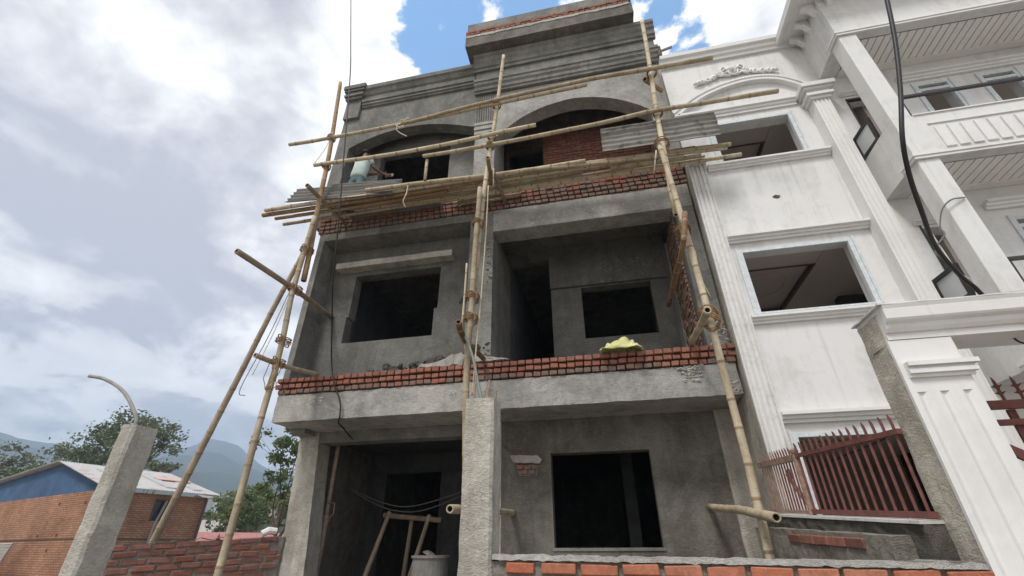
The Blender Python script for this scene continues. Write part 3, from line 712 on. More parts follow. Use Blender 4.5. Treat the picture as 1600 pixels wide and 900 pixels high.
# ------------------------------------------------------------------ white house
YW = 6.34
H = thing('white_house', 'white painted house with fluted pilasters, empty windows and boarded balconies, right of the grey building', 'house', (5, 6.3, 0))
def hp(name, mb, mats='white', smooth=False, parent=None): return mb.build(name, mats, parent or H, smooth=smooth)
def flutes(x0, x1, y, n, depth, back):
    """plan outline of a fluted strip facing -y"""
    pts = []; w = (x1-x0)/n
    for k in range(n):
        a = x0+k*w
        pts += [(a, y), (a+.28*w, y), (a+.40*w, y+depth*.7), (a+.5*w, y+depth), (a+.60*w, y+depth*.7), (a+.72*w, y)]
    pts += [(x1, y), (x1, back), (x0, back)]
    return pts
def ledge(name, x0, x1, z0, h, d, y=YW, parent=None):
    prof = [(y, z0), (y-.35*d, z0), (y-.35*d, z0+.3*h), (y-.6*d, z0+.36*h), (y-.65*d, z0+.62*h), (y-d, z0+.7*h), (y-d, z0+h), (y, z0+h)]
    return hp(name, MB().prism(prof, x0, x1, 'x'), 'white_trim', parent=parent)
WINS = [(2.28, 3.87, 4.495, 5.605), (2.45, 3.87, 7.43, 8.45), (2.24, 3.87, 1.45, 2.83)]
hp('front_wall', hole_wall(MB(), 1.902, 4.57, 0, 10.25, WINS, YW, 6.6), 'white')
hp('side_wall', MB().box(1.90, 1.94, YW+.004, 14, 0, 10.24), 'concrete')
hp('parapet_cornice', MB().prism([(YW, 10.25), (YW-.05, 10.25), (YW-.06, 10.31), (YW-.10, 10.34), (YW-.11, 10.41), (YW-.16, 10.44), (YW-.17, 10.53), (6.75, 10.53), (6.75, 10.25)], 1.90, 4.62, 'x'), 'white_trim')
# left fluted pilaster with its little cap
hp('pilaster', MB().prism(flutes(1.895, 2.17, YW-.055, 4, .022, YW-.001), 0, 7.46, 'z'), 'white_worn')
hp('pilaster_cap', MB().box(1.885, 2.20, YW-.08, YW-.001, 7.461, 7.52), 'white_trim')
# right fluted pilaster, standing well proud
hp('pilaster', MB().prism([(4.16, 6.335)] + flutes(4.17, 4.43, 6.13, 4, .02, 6.335)[:-2] + [(4.43, 6.335)], 0, 8.43, 'z'), 'white_trim')
for (d, z0, z1) in ((.03, 8.43, 8.49), (.07, 8.49, 8.55), (.04, 8.55, 8.62), (.09, 8.62, 8.67), (.13, 8.67, 8.76)):
    hp('capital', MB().box(4.15-d, 4.44+d, 6.13-d, YW-.002, z0+.0005, z1), 'white_trim')
# window dressings and frames, ceilings seen through the openings
ledge('window_head', 2.17, 4.17, 5.73, .12, .12); ledge('window_ledge', 2.165, 4.15, 4.33, .115, .11)
ledge('window_head', 1.90, 4.02, 8.60, .17, .10); ledge('window_ledge', 2.21, 4.15, 7.28, .115, .11)
ledge('window_head', 2.17, 4.10, 2.95, .13, .12)
def win_frame(x0, x1, z0, z1, w=.06, d=.05):
    f = hp('window_frame', MB().box(x0-.001, x0+w, YW-.012, YW+d, z0, z1).box(x1-w, x1+.001, YW-.012, YW+d, z0, z1)
           .box(x0+w+.0005, x1-w-.0005, YW-.010, YW+d, z1-w*.8, z1-.001).box(x0+w+.0005, x1-w-.0005, YW-.010, YW+d, z0+.001, z0+w*.45)
           .box(x0-.035, x0-.003, YW-.02, YW-.002, z0, z1+.03).box(x1+.003, x1+.035, YW-.02, YW-.002, z0, z1+.03), 'frame_blue')
for a in WINS: win_frame(*a)
for z, n in ((5.86, 0), (8.82, 1), (3.0, 2)):
    hp('room_ceiling', MB().box(1.95, 5.2, 6.61, 10.4, z, z+.08), 'room')
    t = MB()
    for (x0, x1, y0, y1) in ((2.0, 2.5, 6.65, 10.2), (3.75, 5.1, 6.65, 10.2), (2.51, 3.74, 6.65, 7.25), (2.51, 3.74, 9.1, 10.2)):
        t.box(x0, x1, y0, y1, z-.10, z-.002)
    hp('ceiling_tray', t, 'room')
    hp('tray_shade_strip', MB().box(2.501, 3.749, 7.2505, 7.285, z-.115, z-.03).box(2.501, 3.749, 9.06, 9.0995, z-.115, z-.03).box(2.501, 2.54, 7.286, 9.059, z-.115, z-.03).box(3.71, 3.749, 7.286, 9.059, z-.115, z-.03), 'tray_shade')  # dark strips added for the shade line along the tray edges
    arc = [(3.1+.42*math.cos(a), 8.1+.42*math.sin(a), z-.012) for a in [2*math.pi*k/28 for k in range(29)]]
    hp('ceiling_rose', MB().tube(arc, .035, 5), 'room')
    hp('room_wall', hole_wall(MB(), 1.95, 5.2, z-2.95, z, [(2.4, 4.8, z-2.0, z-.6)] if n < 2 else [], 10.41, 10.6), 'room'); hp('room_wall', MB().box(5.21, 5.35, 6.62, 10.4, z-2.95, z), 'room')  # unseen rear opening added to let more sky light into the rooms
    hp('room_floor', MB().box(1.95, 5.2, 6.62, 10.4, z-2.97, z-2.952), 'room')
    hp('room_wall', MB().box(1.945, 1.949, 6.62, 10.4, z-2.95, z), 'room')
hp('wall_mark', MB().prism([(3.05, 6.57), (3.1, 6.60), (3.17, 6.57), (3.13, 6.53), (3.08, 6.54)], YW-.012, YW+.002), 'rough')
# blind arch over the top window
ap = smooth_pts([(1.98, 8.74), (2.22, 8.95), (2.55, 9.16), (2.95, 9.31), (3.40, 9.375), (3.80, 9.30), (4.08, 9.10), (4.25, 8.90)])
for (o0, o1, d) in ((0, .05, .10), (.05, .11, .06), (.11, .16, .085)):
    mb = MB()
    for (a, za), (b, zb) in zip(ap, ap[1:]):
        n1 = Vector((-(zb-za), b-a)).normalized(); p = [(a+n1.x*o0, za+n1.y*o0), (b+n1.x*o0, zb+n1.y*o0), (b+n1.x*o1, zb+n1.y*o1), (a+n1.x*o1, za+n1.y*o1)]
        mb.hexa([(p[0][0], YW-d, p[0][1]), (p[1][0], YW-d, p[1][1]), (p[1][0], YW-.0015, p[1][1]), (p[0][0], YW-.0015, p[0][1])], [(p[3][0], YW-d, p[3][1]), (p[2][0], YW-d, p[2][1]), (p[2][0], YW-.0015, p[2][1]), (p[3][0], YW-.0015, p[3][1])])
    hp('arch_moulding', mb, 'white_trim')
# plaster crest of scrolls above the arch
crest = MB(); cx, cz, cy = 3.20, 9.69, YW-.035
def scroll(x, z, r, turns, a0, dirn, rad=.02, tail=None):
    pts = []
    n = int(18*turns)
    if tail: pts.append((tail[0], cy, tail[1]))
    for k in range(n):
        t = k/n; q = r*(1-.85*t); a = a0 + dirn*2*math.pi*turns*t
        pts.append((x+q*math.cos(a), cy-.01, z+q*math.sin(a)))
    crest.tube(pts, [rad*1.35*(1-.5*i/len(pts)) for i in range(len(pts))], 6)
for sx in (-1, 1):
    scroll(cx+sx*.14, cz+.16, .10, 1.3, math.pi/2 if sx > 0 else math.pi/2, -sx, .022, (cx, cz+.02))
    scroll(cx+sx*.25, cz+.06, .075, 1.4, math.pi, sx, .02, (cx+sx*.05, cz))
    scroll(cx+sx*.38, cz+.03-.02, .06, 1.3, 0, -sx, .018, (cx+sx*.24, cz+.1))
    scroll(cx+sx*.50, cz-.03, .055, 1.3, math.pi/2, sx, .018, (cx+sx*.36, cz-.03))
    scroll(cx+sx*.60, cz-.05, .05, 1.2, math.pi/2, -sx, .016, (cx+sx*.5, cz-.09))
    for k in range(4):
        a = cx+sx*(.33+.12*k); crest.tube([(a, cy, cz-.02-.03*k), (a+sx*.05, cy-.02, cz+.03-.03*k), (a+sx*.10, cy, cz+.02-.035*k)], [.016, .036, .008], 6)
    crest.tube([(cx+sx*.60, cy, cz-.10), (cx+sx*.68, cy-.02, cz-.06), (cx+sx*.78, cy, cz-.10)], [.016, .048, .006], 6)
for k in range(7):
    a = math.pi*(.18+.64*k/6); crest.tube([(cx, cy, cz+.12), (cx+.10*math.cos(a), cy-.025, cz+.12+.10*math.sin(a)), (cx+.17*math.cos(a), cy, cz+.12+.17*math.sin(a))], [.016, .036, .016], 6)
ring = [(cx+.085*math.cos(a), cy-.02, cz+.10+.11*math.sin(a)) for a in [2*math.pi*k/20 for k in range(21)]]
crest.tube(ring, .018, 6)
hp('crest', crest, 'white_trim', smooth=True)
# ---- balconies to the right
XB_, YB = 4.57, 5.49
hp('rear_wall', hole_wall(MB(), 4.572, 9.0, 0, 10.6, [(4.80, 5.42, 7.30, 8.55), (5.90, 6.44, 7.0, 8.62), (6.87, 7.42, 7.0, 8.62), (4.80, 5.42, 4.2, 5.63), (5.92, 6.9, 4.0, 5.65)], YW+.002, 6.58), 'white')
hp('rear_room', MB().box(4.6, 9, 8.6, 8.8, 0, 10.2), 'interior')
for z_ in (6.2, 8.9, 5.85): hp('room_ceiling', MB().box(5.36, 9, 6.6, 8.59, z_, z_+.12), 'room')
boards = MB()
bme = [MB().box(-.053, .053, -.34, .34, -.006, .006).mesh('soffit_board', 'soffit')]
def balcony(z0, z1, nboards, name):
    fr = hp(name, MB().box(XB_, 9.0, YB, 5.62, z0, z1).box(XB_, 4.86, 5.6205, YW-.001, z0, z1).box(4.8605, 9.0, 5.6205, YW-.001, z0+.03, z0+.14), 'white')
    hp('edge_moulding', MB().box(XB_-.045, 9.0, YB-.045, YB-.0005, z0+.045, z0+.085).box(XB_-.03, 9.0, YB-.03, YB-.0005, z0+.0, z0+.044), 'white_trim')
    hp('edge_moulding', MB().box(XB_-.045, XB_-.0005, YB+.0005, 5.78, z0+.045, z0+.085).box(XB_-.03, XB_-.0005, YB+.0005, 5.78, z0, z0+.044), 'white_trim')
    WLp = hp('soffit_lining', MB().box(4.865, 9.0, 5.625, 6.335, z0+.015, z0+.028), 'grooves')
    hp('soffit_edge', MB().box(4.866, 9.0, 6.20, 6.337, z0-.012, z0+.0135), 'soffit')
    for k in range(nboards): inst('soffit_board', bme[0], WLp, (4.935+.1215*k, 5.92, z0+.006), (0, 0, 0), (1, .82, 1))
    return fr
roofb = balcony(9.15, 10.2, 30, 'balcony_roof')
balcony(6.21, 7.04, 30, 'balcony_parapet'); balcony(3.27, 4.10, 26, 'balcony_parapet')
hp('eaves', MB().box(4.20, 9, 5.05, 9, 10.32, 10.40), 'white'); hp('eaves_moulding', MB().box(4.14, 4.199, 5.0, 9, 10.30, 10.45).box(4.17, 4.1995, 5.0, 9, 10.45, 10.52).box(4.2005, 9, 4.98, 5.049, 10.30, 10.45), 'white_trim')
hp('eaves_wall', MB().box(XB_+.01, 9, YB+.01, 9, 10.201, 10.319), 'white')
for k in range(3):
    y = 5.56+.30*k; hp('eaves_bracket', MB().prism([(XB_-.001, 10.05), (XB_-.06, 10.10), (XB_-.10, 10.20), (XB_-.22, 10.24), (XB_-.22, 10.318), (XB_-.001, 10.318)], y, y+.10, 'y'), 'white_trim')
for k in range(5):
    x = 4.70+.5*k; hp('eaves_bracket', MB().prism([(YB-.001, 10.05), (YB-.06, 10.10), (YB-.10, 10.20), (YB-.22, 10.24), (YB-.22, 10.318), (YB-.001, 10.318)], x, x+.1, 'x'), 'white_trim')
for (z0, z1) in ((7.041, 9.149), (4.101, 6.209), (0, 3.269)):
    bevel(hp('balcony_column', MB().box(XB_+.004, 4.845, YB+.004, 5.76, z0, z1), 'white'), .012)
for z0 in (6.21, 3.27):
    hp('parapet_cap', MB().box(4.85, 9, YB-.02, 5.63, z0+.831, z0+.85), 'white_trim')
    hp('panel_head', MB().box(4.955, 9, YB-.02, YB-.0005, z0+.625, z0+.645), 'white_trim')
    pm = MB().box(-.062, .062, -.022, -.0005, 0, .40).mesh('parapet_panel', 'white_trim')
    for k in range(24): inst('parapet_panel', pm, H, (5.06+.163*k, YB, z0+.165))
    rl = hp('balcony_rail', MB().box(4.846, 9, 5.50, 5.545, z0+1.255, z0+1.295), 'rail')
    hp('rail_post', MB().box(4.85, 4.875, 5.51, 5.54, z0+.851, z0+1.254), 'rail', parent=rl)
for (x0, x1, zt, zb) in ((5.90, 6.44, 8.62, 7.0), (6.87, 7.42, 8.62, 7.0), (5.92, 6.9, 5.65, 4.0)):
    hp('window_frame', MB().box(x0, x0+.05, YW-.01, YW+.05, zb, zt).box(x1-.05, x1, YW-.01, YW+.05, zb, zt).box(x0+.051, x1-.051, YW-.008, YW+.05, zt-.05, zt-.001).box(x0+.051, x1-.051, YW-.008, YW+.05, zt-.19, zt-.13)
       .box(x0-.03, x0-.002, YW-.022, YW-.001, zb, zt+.03).box(x1+.002, x1+.03, YW-.022, YW-.001, zb, zt+.03), 'frame_blue')
ledge('window_head', 5.70, 9, 8.70, .13, .12); ledge('window_head', 5.70, 9, 5.80, .13, .12)
ledge('window_head', 4.74, 5.5, 8.60, .06, .07); ledge('window_head', 4.74, 5.5, 5.68, .06, .07)
for z0 in (7.05, 4.27):      # casements swung out from the wall
    a, b = Vector((4.575, 6.332, 0)), Vector((4.60, 5.86, 0)); d = (b-a).normalized(); nrm = Vector((-d.y, d.x, 0)); ln = (b-a).length
    mb = MB(); gl = MB(); zt = z0+.48
    def bar(p, q, z_0, z_1):
        n = nrm*.02; mb.hexa([(*(p-n).xy, z_0), (*(q-n).xy, z_0), (*(q+n).xy, z_0), (*(p+n).xy, z_0)], [(*(p-n).xy, z_1), (*(q-n).xy, z_1), (*(q+n).xy, z_1), (*(p+n).xy, z_1)])
    bar(a, a+d*.055, z0, zt); bar(b-d*.055, b, z0, zt); bar(a+d*.056, b-d*.056, zt-.06, zt-.001); bar(a+d*.056, b-d*.056, z0+.001, z0+.06)
    s_ = hp('casement_sash', mb, 'frame_dark'); n = nrm*.004; p, q = a+d*.056, b-d*.056
    gl.hexa([(*(p-n).xy, z0+.06), (*(q-n).xy, z0+.06), (*(q+n).xy, z0+.06), (*(p+n).xy, z0+.06)], [(*(p-n).xy, zt-.06), (*(q-n).xy, zt-.06), (*(q+n).xy, zt-.06), (*(p+n).xy, zt-.06)])
    hp('pane', gl, 'glass', parent=s_)
    hp('window_frame', MB().box(4.80, 4.825, YW-.006, YW+.05, z0+.27, z0+1.48).box(4.826, 5.42, YW-.006, YW+.05, z0+1.45, z0+1.479), 'frame_dark')

# long dark pipe lying on the white parapet, and a short rod out of the grey cornice
pp = MB().tube(crom([(1.91, 6.5, 10.86), (3.0, 6.5, 10.91), (3.7, 6.5, 10.90), (4.52, 6.5, 10.87)], 6), .035, 8)
for x in (2.2, 3.15, 3.75, 4.4): pp.box(x-.03, x+.03, 6.47, 6.53, 10.53, 10.88).tube([(x-.07, 6.5, 10.90), (x+.07, 6.5, 10.90)], .052, 8)
tag(pp.build('roof_pipe', 'cable_grey', at=(1.91, 6.5, 10.86)), 'long dark pipe lying along the top of the white parapet', 'pipe')
tag(MB().tube([(1.60, 6.52, 11.06), (2.27, 6.38, 11.07)], .03, 8).build('metal_rod', 'steel', at=(1.6, 6.5, 11.03)), 'short metal rod sticking out of the right end of the grey cornice', 'rod')

# ------------------------------------------------------------------ gateway of the white house
YG = 3.45
GT = thing('gateway', 'white fluted gate pillar with moulded lintel and raw concrete on its side', 'gateway', (2.25, 3.55, 0))
def tp(name, mb, mats, rough=0.0, **k):
    o = mb.build(name, mats, GT)
    if rough: roughen(o, rough, **k)
    return o
tp('pillar_core', MB().prism([(2.035, 3.477), (2.40, 3.477), (2.40, 3.75), (2.035, 3.75)], 0, 2.86, 'z'), 'concrete_pale', .008, cuts=.1, scale=5)
tp('pillar_face', MB().prism(flutes(2.028, 2.425, YG, 3, .016, 3.4765)[:-2] + [(2.425, 3.4765), (2.028, 3.4765)], 0, 2.5, 'z'), 'white_trim')
tp('pillar_face', MB().box(2.0285, 2.424, YG+.0005, 3.4765, 2.5005, 2.875), 'white_trim')
tp('pillar_jamb', MB().box(2.401, 2.475, 3.52, 3.675, 0, 2.86), 'white_trim')
for (d, z0, z1) in ((.02, 2.595, 2.62), (.04, 2.62, 2.65), (.03, 2.65, 2.67), (.055, 2.67, 2.70)):
    tp('capital', MB().box(2.06, 2.425+d, YG-d, YG-.0005, z0+.0004, z1), 'white_trim')
tp('lintel', MB().box(2.04, 6.5, YG-.004, 3.75, 2.88, 3.08), 'white_trim')
tp('lintel_end', MB().box(2.032, 2.0395, YG+.02, 3.74, 2.862, 3.085), 'concrete_pale', .008, cuts=.08, scale=9)
tp('lintel_moulding', MB().prism([(YG-.005, 2.93), (YG-.02, 2.93), (YG-.04, 2.955), (YG-.045, 2.985), (YG-.075, 3.0), (YG-.085, 3.015), (YG-.09, 3.09), (YG-.10, 3.115), (3.40, 3.12), (3.755, 3.12), (3.755, 3.085), (YG-.005, 3.085)], 2.04, 6.5, 'x'), 'white_trim')
tp('lintel_cap', MB().box(2.015, 6.5, YG-.095, 3.78, 3.1205, 3.130), 'white_worn', .004, cuts=.1, scale=9)
# red gate leaf behind the pillar
GL = thing('red_gate', 'dark red metal gate leaf with barbed finials behind the white gate pillar', 'gate', (3.2, 3.85, 0))
def tg(name, mb): return mb.build(name, 'red_metal', GL)
tg('top_rail', MB().box(2.70, 5.0, 3.88, 3.92, 2.46, 2.52)); tg('cross_rail', MB().box(2.70, 5.0, 3.885, 3.915, 2.345, 2.385))
tg('brace', MB().hexa([(2.70, 3.93, 2.19), (5.0, 3.93, .6), (5.0, 3.96, .6), (2.70, 3.96, 2.19)], [(2.70, 3.93, 2.27), (5.0, 3.93, .68), (5.0, 3.96, .68), (2.70, 3.96, 2.27)]))
for k in range(9): tg('gate_bar', MB().box(2.86+.2*k, 2.91+.2*k, 3.925, 3.945, .1, 2.46))
for k in range(9):
    x = 2.86+.12*k; mb = MB()
    mb.tube([(x, 3.9, 2.52), (x-.005, 3.9, 2.66), (x-.01, 3.9, 2.70)], [.011, .011, .002], 6)
    for z in (2.57, 2.62):
        for a in range(4):
            d = Vector((math.cos(a*1.57+.4), math.sin(a*1.57+.4), .35)); mb.tube([(x, 3.9, z), tuple(Vector((x, 3.9, z))+d*.035)], [.012, .002], 5)
    tg('finial', mb)

# ------------------------------------------------------------------ dividing wall with the red fence on it
A = Vector((2.0, 3.70, 0)); B = Vector((1.757, 6.30, 0)); DV = (B-A); LN = DV.length; U = DV/LN; NV = Vector((-U.y, U.x, 0))
def zf(t): return 1.745 + .195*t/LN           # foot of the fence
DW = thing('dividing_wall', 'low rough concrete wall between the two plots, carrying the red fence', 'wall', (1.9, 5, 0))
def dpt(t, n, z): p = A+U*t+NV*n; return (p.x, p.y, z)
def dbox(t0, t1, n0, n1, za0, za1, zb0, zb1, mb=None):
    mb = mb or MB()
    return mb.hexa([dpt(t0, n0, za0), dpt(t0, n1, za0), dpt(t1, n1, zb0), dpt(t1, n0, zb0)], [dpt(t0, n0, za1), dpt(t0, n1, za1), dpt(t1, n1, zb1), dpt(t1, n0, zb1)])
roughen(dbox(-.0, LN, -.12, .10, 0, zf(0)-.022, 0, zf(LN)-.022).build('concrete_wall', 'rough', DW), .018, .09, 8)
dbox(0, LN, -.13, .115, zf(0)-.020, zf(0), zf(LN)-.020, zf(LN)).build('coping', 'white_worn', DW)
roughen(dbox(.15, LN-.1, .105, .25, 0, 1.665, 0, 1.80).build('mortar_bed', 'mortar', DW), .012, .1, 7)
ob = brick_meshes('brick', .235, .10, .07, 'brick_old', 4); ang = math.atan2(U.y, U.x)
for k in range(5):
    t = .55+.25*k; p = dpt(t, .2165, 1.60+.046*t); inst('brick', ob[k % 4], DW, p, (0, -.045, ang+random.uniform(-.02, .02)))
FE = thing('red_fence', 'dark red metal bar fence with curled tips on the dividing wall', 'fence', (1.9, 5, 1.7))
def zt(t): return 2.285 + .165*t/LN
tm = 1.62
def fbar(t, r, zc0, zc1, name='fence_bar', material='red_metal'):
    mb = MB(); a, b = dpt(t, 0, zc0), dpt(t, 0, zc1)
    mb.tube([a, b, dpt(t, .004, zc1+.045), dpt(t-.003, .012, zc1+.07)], [r, r, r, r*.35], 4, up=(1, 0, 0)); return mb.build(name, material, FE)
dbox(0, tm-.03, -.018, .018, zf(0)+.01, zf(0)+.05, zf(tm)+.01, zf(tm)+.05).build('bottom_rail', 'red_metal', FE)
dbox(0, tm-.03, -.018, .018, zt(0), zt(0)+.035, zt(tm), zt(tm)+.035).build('top_rail', 'red_metal', FE)
dbox(tm+.04, LN-.02, -.018, .018, zf(tm)+.012, zf(tm)+.045, zf(LN)+.012, zf(LN)+.045).build('bottom_rail', 'rust', FE)
dbox(tm+.04, LN-.02, -.022, .022, zt(tm)-.02, zt(tm)+.04, zt(LN)-.02, zt(LN)+.04).build('top_rail', 'rust', FE)
for k in range(15): t = .045+.108*k; fbar(t, .0115, zf(t)+.05, zt(t)+.07)
for k in range(13): t = tm+.11+.066*k; fbar(t, .009, zf(t)+.045, zt(t)+.05, material='red_metal' if k < 6 else 'rust')
MB().tube([dpt(tm, 0, zf(tm)), dpt(tm, 0, zt(tm)+.05)], .032, 8).tube([dpt(tm, 0, zt(tm)+.05), dpt(tm, 0, zt(tm)+.075), dpt(tm, 0, zt(tm)+.10)], [.04, .045, .012], 8).build('fence_post', 'rust', FE)
lt = MB(); lt.tube([dpt(tm+.42, -.05, zt(tm)-.10), dpt(tm+.30, -.05, zt(tm)-.25), dpt(tm+.06, -.05, zf(tm)+.04)], [.018, .022, .03], 6)
rg = [dpt(tm+.36+.05*math.cos(a), -.05, zt(tm)-.11+.05*math.sin(a)) for a in [2*math.pi*k/14 for k in range(15)]]
lt.tube(rg, .011, 6, caps=False); lt.build('latch_bar', 'rust', FE)

# ------------------------------------------------------------------ front boundary wall, pillars, left wall
FW = thing('front_wall', 'low front wall of new orange bricks with rough pale mortar along its top', 'wall', (.6, 3.45, 0))
roughen(MB().box(-.868, 2.024, 3.475, 3.69, 0, 1.525).build('mortar_bed', 'mortar', FW), .006, .12, 6)
tb = MB(); n = 90
top = [(-.868+2.885*i/n, 1.567-.048*(i/n)+.016*noise.noise(Vector((i*.45, 3, 0)))+.008*noise.noise(Vector((i*1.9, 8, 0)))) for i in range(n+1)]
bot = [(x, 1.535-.048*(i/n)+.012*noise.noise(Vector((i*.6, 11, 0)))) for i, (x, z) in enumerate(top)]
for i in range(n):
    y0, y1 = 3.448+.012*noise.noise(Vector((i*.7, 1, 4))), 3.448+.012*noise.noise(Vector(((i+1)*.7, 1, 4)))
    tb.hexa([(bot[i][0], y0, bot[i][1]), (bot[i+1][0], y1, bot[i+1][1]), (bot[i+1][0], 3.70, bot[i+1][1]), (bot[i][0], 3.70, bot[i][1])], [(top[i][0], y0+.01, top[i][1]), (top[i+1][0], y1+.01, top[i+1][1]), (top[i+1][0], 3.70, top[i+1][1]), (top[i][0], 3.70, top[i][1])])
tb.build('mortar_top', 'mortar_white', FW)
fb = brick_meshes('brick', .225, .12, .062, 'brick_front', 6, .004, .007)
for r_ in range(4):
    x = -.80 + (.0, -.13, .02, -.11)[r_]; k = 0
    while x < 1.95:
        w = .242*random.uniform(.97, 1.08); cx = x+w/2; x += w+.012
        if cx+.11 > 2.03: break
        if r_ == 0 and k == 0: w *= .8
        zc = 1.492-.090*r_-.048*(cx+.868)/2.885+random.uniform(-.004, .004)
        inst('brick', fb[random.randrange(6)], FW, (max(cx, -.74), 3.507+random.uniform(-.006, .004), zc), (random.uniform(-.02, .02), random.uniform(-.02, .025), random.uniform(-.02, .02)), (w/.242, 1, 1)); k += 1
def pillar(name, label, x0, x1, y0, y1, h, cat='pillar'):
    t = thing(name, label, cat, ((x0+x1)/2, (y0+y1)/2, 0))
    mb = MB(); c = .022
    mb.prism([(x0+.006, y0), (x1-c, y0), (x1, y0+c), (x1, y1), (x0, y1), (x0, y0+.006)], 0, h, 'z')
    o = mb.build('shaft', 'concrete', t); roughen(o, .007, .07, 7)
    return t
cp = pillar('concrete_pillar', 'bare grey concrete gate pillar with steel bars out of its top, in front of the garage opening', -1.108, -.874, 3.45, 3.70, 2.655)
for (x, y, h) in ((-1.05, 3.5, .22), (-.93, 3.5, .17), (-.885, 3.55, .09), (-1.0, 3.62, .12)):
    MB().tube([(x, y, 2.6), (x+.004, y+.004, 2.65+h)], .008, 6).build('rebar', 'rust', cp)
lump(-1.10, -.88, 2.42, 2.64, 3.449, .008, 1, 'concrete')
lp = pillar('concrete_pillar', 'bare grey concrete pillar carrying the bent street lamp pipe, left edge of the plot', -4.49, -4.34, 3.45, 3.70, 2.625)
# ragged film of mortar on pillars is left to the material; bent pipe on the left pillar
sp = MB().tube(crom([(-4.49, 3.56, 2.60), (-4.49, 3.56, 2.70), (-4.60, 3.55, 2.835), (-4.755, 3.55, 2.972), (-4.93, 3.55, 3.075), (-5.14, 3.55, 3.16), (-5.334, 3.55, 3.20)], 5), .0175, 10)
tag(sp.build('lamp_pipe', 'steel', at=(-4.49, 3.56, 2.6)), 'bent steel pipe standing on top of the left concrete pillar', 'pipe')
LA, LB = Vector((-6.55, 5.40, 0)), Vector((-5.22, 7.24, 0)); LD = LB-LA; LL = LD.length; LU = LD/LL; LNV = Vector((LU.y, -LU.x, 0)); la = math.atan2(LU.y, LU.x)
LW = thing('side_wall', 'weathered red brick boundary wall between the left pillar and the corner column', 'wall', tuple((LA+LB)/2))
def lpt(t, n, z): p = LA+LU*t+LNV*n; return (p.x, p.y, z)
def lz(t): return 1.655+.135*t/LL
mb = MB(); mb.hexa([lpt(0, -.04, 0), lpt(LL, -.04, 0), lpt(LL, -.22, 0), lpt(0, -.22, 0)], [lpt(0, -.04, lz(0)-.01), lpt(LL, -.04, lz(LL)-.01), lpt(LL, -.22, lz(LL)-.01), lpt(0, -.22, lz(0)-.01)])
roughen(mb.build('mortar_bed', 'mortar', LW), .012, .14, 6)
lb = brick_meshes('brick', .245, .12, .066, 'brick_old', 6, .006, .009)
for r_ in range(9):
    t = .02 + (.0, .13)[r_ % 2]
    while t < LL-.1:
        w = .262*random.uniform(.93, 1.07); c = t+w/2; t += w+.01
        if c+.1 > LL: break
        zc = lz(c)-.042-.088*r_+random.uniform(-.007, .007)
        inst('brick', lb[random.randrange(6)], LW, lpt(c, -.078+random.uniform(-.014, .008), zc), (random.uniform(-.03, .03), -.055+random.uniform(-.03, .03), la+random.uniform(-.03, .03)), (w/.262, 1, 1))
tk = MB()
for i in range(16):
    x0, x1 = .22+.075*i, .22+.075*(i+1)
    z0, z1 = lz(x0)+.006+.012*math.sin(i*1.7)+.01*(i % 3 == 0), lz(x1)+.006+.012*math.sin((i+1)*1.7)+.01*((i+1) % 3 == 0)
    tk.hexa([lpt(x0, -.02, z0), lpt(x1, -.02, z1), lpt(x1, -.14, z1), lpt(x0, -.14, z0)], [lpt(x0, -.02, z0+.006), lpt(x1, -.02, z1+.006), lpt(x1, -.14, z1+.006), lpt(x0, -.14, z0+.006)])
tag(tk.build('sheet_offcut', 'cable_grey', at=lpt(.5, -.1, lz(.5))), 'dark crumpled strip of sheet lying on top of the left brick wall', 'sheet strip')
pc = MB().tube([lpt(LL-.33, -.12, lz(LL)+.02), lpt(LL-.24, -.12, lz(LL)+.07), lpt(LL-.12, -.12, lz(LL)+.06)], [.05, .055, .05], 8)
tag(pc.build('plastic_pipe', 'plastic_white', at=lpt(LL-.2, -.12, lz(LL))), 'short piece of white pipe lying on the brick wall beside the corner column', 'pipe')

